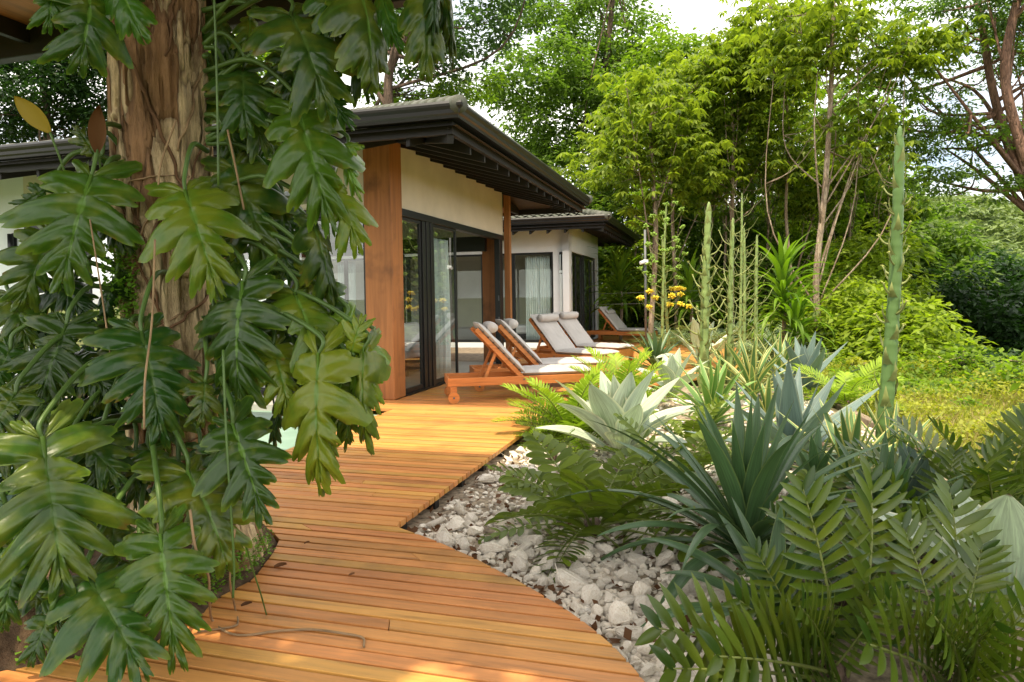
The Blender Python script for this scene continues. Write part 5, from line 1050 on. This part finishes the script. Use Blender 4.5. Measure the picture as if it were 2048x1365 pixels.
# rain tree at the right
tree('rain_tree', 'large spreading tree with reddish forked branches at the right edge', [(2140, 640), (2075, 440), (2020, 300), (1985, 180), (1965, 60), (1945, -60)], 20, 26, 10, [(1900, 270, 130, 50, 0, 1.8), (1860, 350, 90, 45, 0, 1.4), (1980, 120, 110, 60, .5, 2), (1790, 150, 90, 50, 0, 1.6), (1890, 40, 120, 50, 0, 2), (2060, 60, 110, 80, 0, 2), (1750, 50, 100, 60, .5, 1.8), (2000, 380, 60, 30, 0, 1), (2080, 250, 60, 60, .5, 1.2), (1830, 230, 110, 50, .3, 1.6)], 270, 70, .55, .155, .062, LM['mid'], RBk, 51, limbs=34, limb_w=.55, flat=.3)
tree('rain_tree', 'second thick reddish trunk of the spreading trees, cut by the right edge', [(2090, 420), (2045, 300), (2010, 160), (2025, 40), (2060, -80)], 18, 24, 14, [(2080, -20, 120, 80, 0, 2), (1990, -30, 100, 50, 0, 2)], 70, 60, .55, .15, .06, LM['blue'], RBk, 52, limbs=14, limb_w=.6, flat=.3)
# wood behind the weeds at the right; its shade is put into the 'dark' leaf colour
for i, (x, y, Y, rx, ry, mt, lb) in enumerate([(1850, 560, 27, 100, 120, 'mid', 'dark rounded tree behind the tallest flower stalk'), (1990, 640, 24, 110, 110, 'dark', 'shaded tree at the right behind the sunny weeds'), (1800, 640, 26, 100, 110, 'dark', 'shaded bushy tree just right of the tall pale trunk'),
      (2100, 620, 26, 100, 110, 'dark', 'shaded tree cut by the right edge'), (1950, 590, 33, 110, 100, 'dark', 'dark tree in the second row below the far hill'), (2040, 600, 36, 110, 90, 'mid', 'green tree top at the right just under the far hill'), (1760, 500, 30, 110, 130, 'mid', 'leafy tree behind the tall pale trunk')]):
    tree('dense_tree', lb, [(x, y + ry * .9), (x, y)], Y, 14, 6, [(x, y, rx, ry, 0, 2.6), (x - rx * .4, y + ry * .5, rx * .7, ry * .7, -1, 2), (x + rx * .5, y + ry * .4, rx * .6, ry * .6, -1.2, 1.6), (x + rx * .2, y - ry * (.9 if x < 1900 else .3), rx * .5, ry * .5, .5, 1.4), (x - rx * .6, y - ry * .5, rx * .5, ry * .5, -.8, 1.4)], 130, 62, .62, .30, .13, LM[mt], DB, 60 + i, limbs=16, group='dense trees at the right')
# bushes making the green wall behind the garden
BW = [(1215, 470, 31, 70, 90), (1290, 520, 28, 70, 100), (1380, 470, 31, 80, 110), (1470, 520, 29, 80, 110), (1560, 470, 31, 90, 120), (1650, 500, 27, 80, 120), (1740, 560, 23, 90, 110), (1690, 630, 19, 80, 80), (1785, 665, 17, 80, 60), (1620, 640, 23, 70, 70), (1540, 600, 26, 70, 80), (1440, 610, 26, 70, 70), (1370, 600, 26, 60, 70), (1240, 610, 29, 60, 60), (1840, 700, 18, 60, 40), (1720, 420, 30, 80, 80), (1340, 400, 33, 90, 80), (1480, 400, 34, 100, 90), (1600, 380, 35, 90, 90)]
MTS = ['mid', 'sun', 'mid', 'mid', 'sun', 'bright', 'sun', 'sun', 'sun', 'bright', 'mid', 'bright', 'mid', 'mid', 'sun', 'bright', 'mid', 'mid', 'mid']
BL = ['bush in the shade behind the far pavilion eave', 'bush behind the steel post', 'bush behind the speckled trunk of the second slender tree', 'dark bush behind the thin flower stalks', 'tall bright shrub between the slender trunks', 'tall leafy shrub behind the tall pale trunk', 'sunlit bush left of the tallest flower stalk', 'sunlit bush at the foot of the tall pale trunk', 'low sunlit bush at the edge of the weeds', 'leafy bush behind the smaller blue agave', 'dark bush behind the drooping broad leaved shrub',
      'green bush low behind the thick flower stalk', 'shaded bush beside the yellow flowers', 'shaded bush right of the far pavilion wall', 'low bright bush right of the tallest stalk, at the weeds', 'bright tree top left of the tallest stalk tip', 'leafy thicket top above the far pavilion roof', 'leafy thicket top behind the slender trees', 'leafy thicket top between the paired stems and the pale trunk']
for i, ((x, y, Y, rx, ry), mt, lb) in enumerate(zip(BW, MTS, BL)):
    tree('bush', lb, [(x, y + ry), (x + 4, y)], Y, 6, 3, [(x, y, rx, ry, 0, 1.8), (x - rx * .3, y + ry * .6, rx * .8, ry * .7, -.6, 1.5), (x + rx * .4, y + ry * .6, rx * .7, ry * .7, -.3, 1.5)], 120, 60, .6, .24 if i % 3 else .32, .11, LM[mt], DB, 80 + i, limbs=6, group='bushes behind the garden', cat='bush')
# dracaenas
def dracaena(px, py, Y, s, label, seed, n=46):
    r = random.Random(seed); p = at(px, py, Y); a = empty('dracaena', (p.x, p.y, gheight(p.x, p.y)), label, 'shrub', 'drooping broad leaved shrubs'); h = p.z - a.location.z; MB().tube([(0, 0, 0), (.05, 0, h * .6), (0, 0, h)], [.06, .05, .04], 8).build('trunk', MAT['tbark'], a, True); mb = MB()
    for k in range(n):
        f = k / n; az = k * 2.39996; strap(mb, (0, 0, h * lerp(.50, 1.03, 1 - f)), az, R(lerp(80, 15, f) + r.uniform(-10, 10)), s * r.uniform(.75, 1.1), s * .10, lerp(.9, 2.1, f) * r.uniform(.8, 1.2), 9, .25, r.uniform(-.5, .5), pa_bl)
    mb.build('leaf_crown', LM['drac'], a, True); return a
dracaena(1240, 555, 24.5, 1.7, 'drooping shrub with strap leaves behind the farthest lounger', 1); dracaena(1380, 570, 22.5, 1.5, 'drooping shrub with strap leaves left of the thick flower stalk', 2)
dracaena(1565, 555, 17.3, 1.5, 'large drooping shrub with strap leaves at the foot of the paired stems', 3, 60); dracaena(1645, 540, 20.5, 1.3, 'drooping shrub with strap leaves behind the tall pale trunk', 4); dracaena(1590, 640, 17.0, 1.25, 'low drooping shrub hanging under the large one', 5)
dracaena(1205, 620, 29, 1.0, 'small drooping shrub in the shade by the far pavilion wall', 6)
# shrubs between the tree and the pool
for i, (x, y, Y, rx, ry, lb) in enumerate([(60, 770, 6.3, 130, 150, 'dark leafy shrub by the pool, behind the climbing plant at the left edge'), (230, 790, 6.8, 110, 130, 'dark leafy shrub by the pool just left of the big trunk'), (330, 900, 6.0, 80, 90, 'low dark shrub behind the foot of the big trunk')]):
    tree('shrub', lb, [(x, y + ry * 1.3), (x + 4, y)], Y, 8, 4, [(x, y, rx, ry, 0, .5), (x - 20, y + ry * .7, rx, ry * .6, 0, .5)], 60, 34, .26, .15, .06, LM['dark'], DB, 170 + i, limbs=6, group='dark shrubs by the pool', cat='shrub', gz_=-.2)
# sunny weeds and grass
gs = np.random.default_rng(77)
def lit(g):
    while True:
        p = gz(g.uniform(800, 1500), g.uniform(880, 1300), -.1); u_, v_, _ = loc(p); e_ = interp(u_, RB) - v_
        if .02 < e_ and g.uniform() < math.exp(-e_ * 4.5) + .10: return (p.x, p.y, bed(p.x, p.y) + g.uniform(.01, .05))
LP = np.array([lit(gs) for _ in range(420)]); lo_ = scatter_leaves('leaf_litter', LP, .055, MAT['bleaf'], 'brown fallen leaves lying between the stones along the deck edge', gs, 'leaf litter')
for i, (x, y, Y, rx, ry, lb) in enumerate([(1905, 735, 15.5, 60, 40, 'low shaded bush right of the tallest stalk where the bank meets the wood'), (1985, 750, 14, 60, 45, 'low shaded bush near the right edge at the top of the bank'), (2060, 770, 12.5, 60, 60, 'low shaded bush cut by the right edge, beside the bank')]):
    tree('bush', lb, [(x, y + ry), (x + 4, y)], Y, 5, 3, [(x, y, rx, ry, 0, .9)], 40, 55, .35, .16, .075, LM['dark' if i else 'mid'], DB, 140 + i, limbs=5, group='bushes behind the garden', cat='bush')
def patch(n, xr, yr, hmax, kx=0):
    P = []
    while len(P) < n:
        px, py = gs.uniform(*xr), gs.uniform(*yr); p = gz(px, py, -.15)
        if p.y < 5 or p.y > 26: continue
        q = (p - ka); side = q.x * kd.y - q.y * kd.x
        if side > -.02 * 0 and (q.x * kd.y - q.y * kd.x) / kd.length > -.1 and True: pass
        sd = (p.x - ka.x) * (-kd.y) + (p.y - ka.y) * kd.x
        if sd < .05 * kd.length: continue
        P.append((p.x, p.y, gheight(p.x, p.y) + gs.uniform(0, 1) ** 1.5 * hmax * (.15 + 1.3 * vnoise(p.x * 1.4, p.y * 1.4) ** 2)))
    return np.array(P)
def scatter_blades(name, P, ln, wd, mat, label, g, cat):
    n = len(P); az = g.uniform(0, 2 * np.pi, n); el = g.uniform(.3, 1.45, n); L = ln * g.uniform(.5, 1.4, n); d = np.stack([np.cos(az) * np.cos(el), np.sin(az) * np.cos(el), np.sin(el)], 1)
    V = leaf_soup(P, d, L, np.full(n, wd), unit(g, n), .25); return tag(obj(name, npmesh(name, V, 4, mat)), label, cat, kind='stuff')
scatter_leaves('weeds', patch(36000, (1640, 2300), (740, 1000), .42), .055, LM['grass'], 'sunny yellow green weeds covering the bank right of the planting bed', gs, 'weeds')
scatter_blades('grass', patch(26000, (1640, 2300), (720, 1010), .10), .20, .012, LM['grass'], 'long grass blades standing among the sunny weeds', gs, 'grass')
scatter_leaves('weeds', patch(20000, (1660, 2300), (695, 800), .55), .10, LM['bright'], 'taller leafy weeds along the back of the sunny bank', gs, 'weeds')
scatter_blades('dry_grass', patch(12000, (1700, 2300), (800, 1010), .05), .22, .012, LM['straw'], 'dry straw and cut grass lying on the bank', gs, 'dry grass')
for i, (x, y, Y) in enumerate([(1700, 735, 15), (1760, 720, 16), (1830, 745, 14), (1890, 740, 14.5), (1960, 775, 12), (1800, 790, 12), (2010, 800, 11), (1930, 830, 10), (1860, 720, 17), (1740, 775, 13), (2040, 850, 9)]):
    tree('weed', ['tall weed', 'bushy weed', 'leafy weed', 'lanky weed'][i % 4] + ' in the sunny bank, ' + ['left of the tallest stalk, nearest the wood', 'left of the tallest stalk, beside the pale trunk', 'right behind the tallest stalk', 'under the shaded wood', 'below the dark wood on the slope', 'just right of the tallest stalk', 'near the right edge sapling', 'in the middle of the straw', 'deep in the shade edge', 'just left of the tallest stalk', 'at the right edge below the sapling'][i],
         [(x, y + 20), (x + 5, y)], Y, 3, 2, [(x, y, 38, 26, 0, .35), (x + 14, y - 14, 18, 20, 0, .2)], 16, 26, .14, .11, .055, LM['bright' if i % 2 else 'grass'], TB, 120 + i, limbs=6, group='tall weeds of the sunny bank', cat='weed')
tree('sapling', 'young sapling with large leaves at the right edge above the bank', [(2060, 840), (2050, 740)], 9.5, 4, 3, [(2055, 730, 40, 45, 0, .3)], 12, 6, .16, .22, .11, LM['bright'], TB, 99, 0, 5, group=None)
tree('sapling', 'bright young plant standing alone in the weeds right of the tallest stalk', [(1905, 770), (1915, 730)], 14, 3, 2, [(1915, 735, 45, 40, 0, .5)], 16, 12, .22, .2, .1, LM['bright'], TB, 98, 0, 5, group=None)
# far wood and hill
g9 = np.random.default_rng(5); n9 = 520; cx = g9.uniform(-40, 75, n9); cyy = g9.uniform(46, 62, n9); C9 = np.stack([cx, cyy, g9.uniform(-3, 7.5, n9) * np.where(cx > 32, .45, 1)], 1)
o = obj('distant_woods', npmesh('distant_woods', leaves_plain(g9, C9, 90, 2.2, .55, .28, .8), 4, LM['dark'])); tag(o, 'dark wood closing the view behind the garden trees', 'woods', kind='stuff')
def hill(s, t):
    x = lerp(60, 300, s); y = lerp(130, 330, t); z = -8 + 42 * math.sin(math.pi * min(1, t * .62)) ** 1.4 * (.55 + .45 * math.sin(s * 3.0 + .6)) - 10 * max(0, .3 - s); 
    bx, by = x / 11, y / 11; z += 3.2 * math.sqrt(max(0, 1 - ((bx % 1 - .5) ** 2 + (by % 1 - .5) ** 2) * 2.2)) * (.5 + _hash(int(bx), int(by))) + 1.2 * vnoise(x * .5, y * .5); return (x, y, z)
def hill_mat():
    t = NT('forested_hill'); n = t.noise(t.coord(), .35, 8, .7); t.set(t.ramp(n, [(.3, (.05, .085, .025)), (.55, (.11, .16, .045)), (.75, (.17, .22, .07))]), .95, .1); t.bump(n, 1., 2.); return t.m
tag(MB().grid(hill, 190, 150, flip=True).build('hill', hill_mat(), smooth=True), kind='structure')

gh = np.random.default_rng(8); PH = []
while len(PH) < 700:
    a, b = gh.uniform(0, 1), gh.uniform(0, .8); PH.append(hill(a, b))
CH = np.array(PH) + np.array([0, 0, 1.5])
o = obj('hill_trees', npmesh('hill_trees', leaves_plain(gh, CH, 70, 6.5, 2.0, 1.1, .28, 1.2), 4, LM['hill'])); tag(o, 'umbrella shaped tree tops covering the far hill', 'woods', kind='stuff')

# unseen tree added behind the viewpoint to break up the sun on the nearest boards
def unseen_shade_tree():
    g = np.random.default_rng(44); base = Vector((-3.2, -3.6, -.17)); t = empty('unseen_shade_tree', base, 'unseen leafy tree added behind the viewpoint to dapple the nearest boards with shade', 'tree')
    C = crown_pts(g, [((2.2, 3.0, 7.2), (2.6, 2.2, .8)), ((4.2, 2.6, 7.6), (2.4, 2.0, .8)), ((.6, 2.0, 7.4), (1.8, 2.0, .8))], 95, .7); m = MB(); tr = smooth_path([(0, 0, 0), (.1, .2, 2.5), (.5, .7, 5), (1.2, 1.4, 6.6)], 6); m.tube(tr, [lerp(.19, .09, i / (len(tr) - 1)) for i in range(len(tr))], 10)
    for i in range(22): c = Vector(C[int(g.integers(len(C)))]); m.tube(smooth_path([tr[-1 - i % 5], tr[-1].lerp(c, .5) + Vector((0, 0, .3)), c], 4), [.05, .045, .04, .035, .03, .025, .02, .015, .01], 6)
    m.build('trunk', TB, t, True); obj('crown', npmesh('crown', leaves_plain(g, C, 62, .62, .24, .12), 4, LM['mid']), t)
unseen_shade_tree()
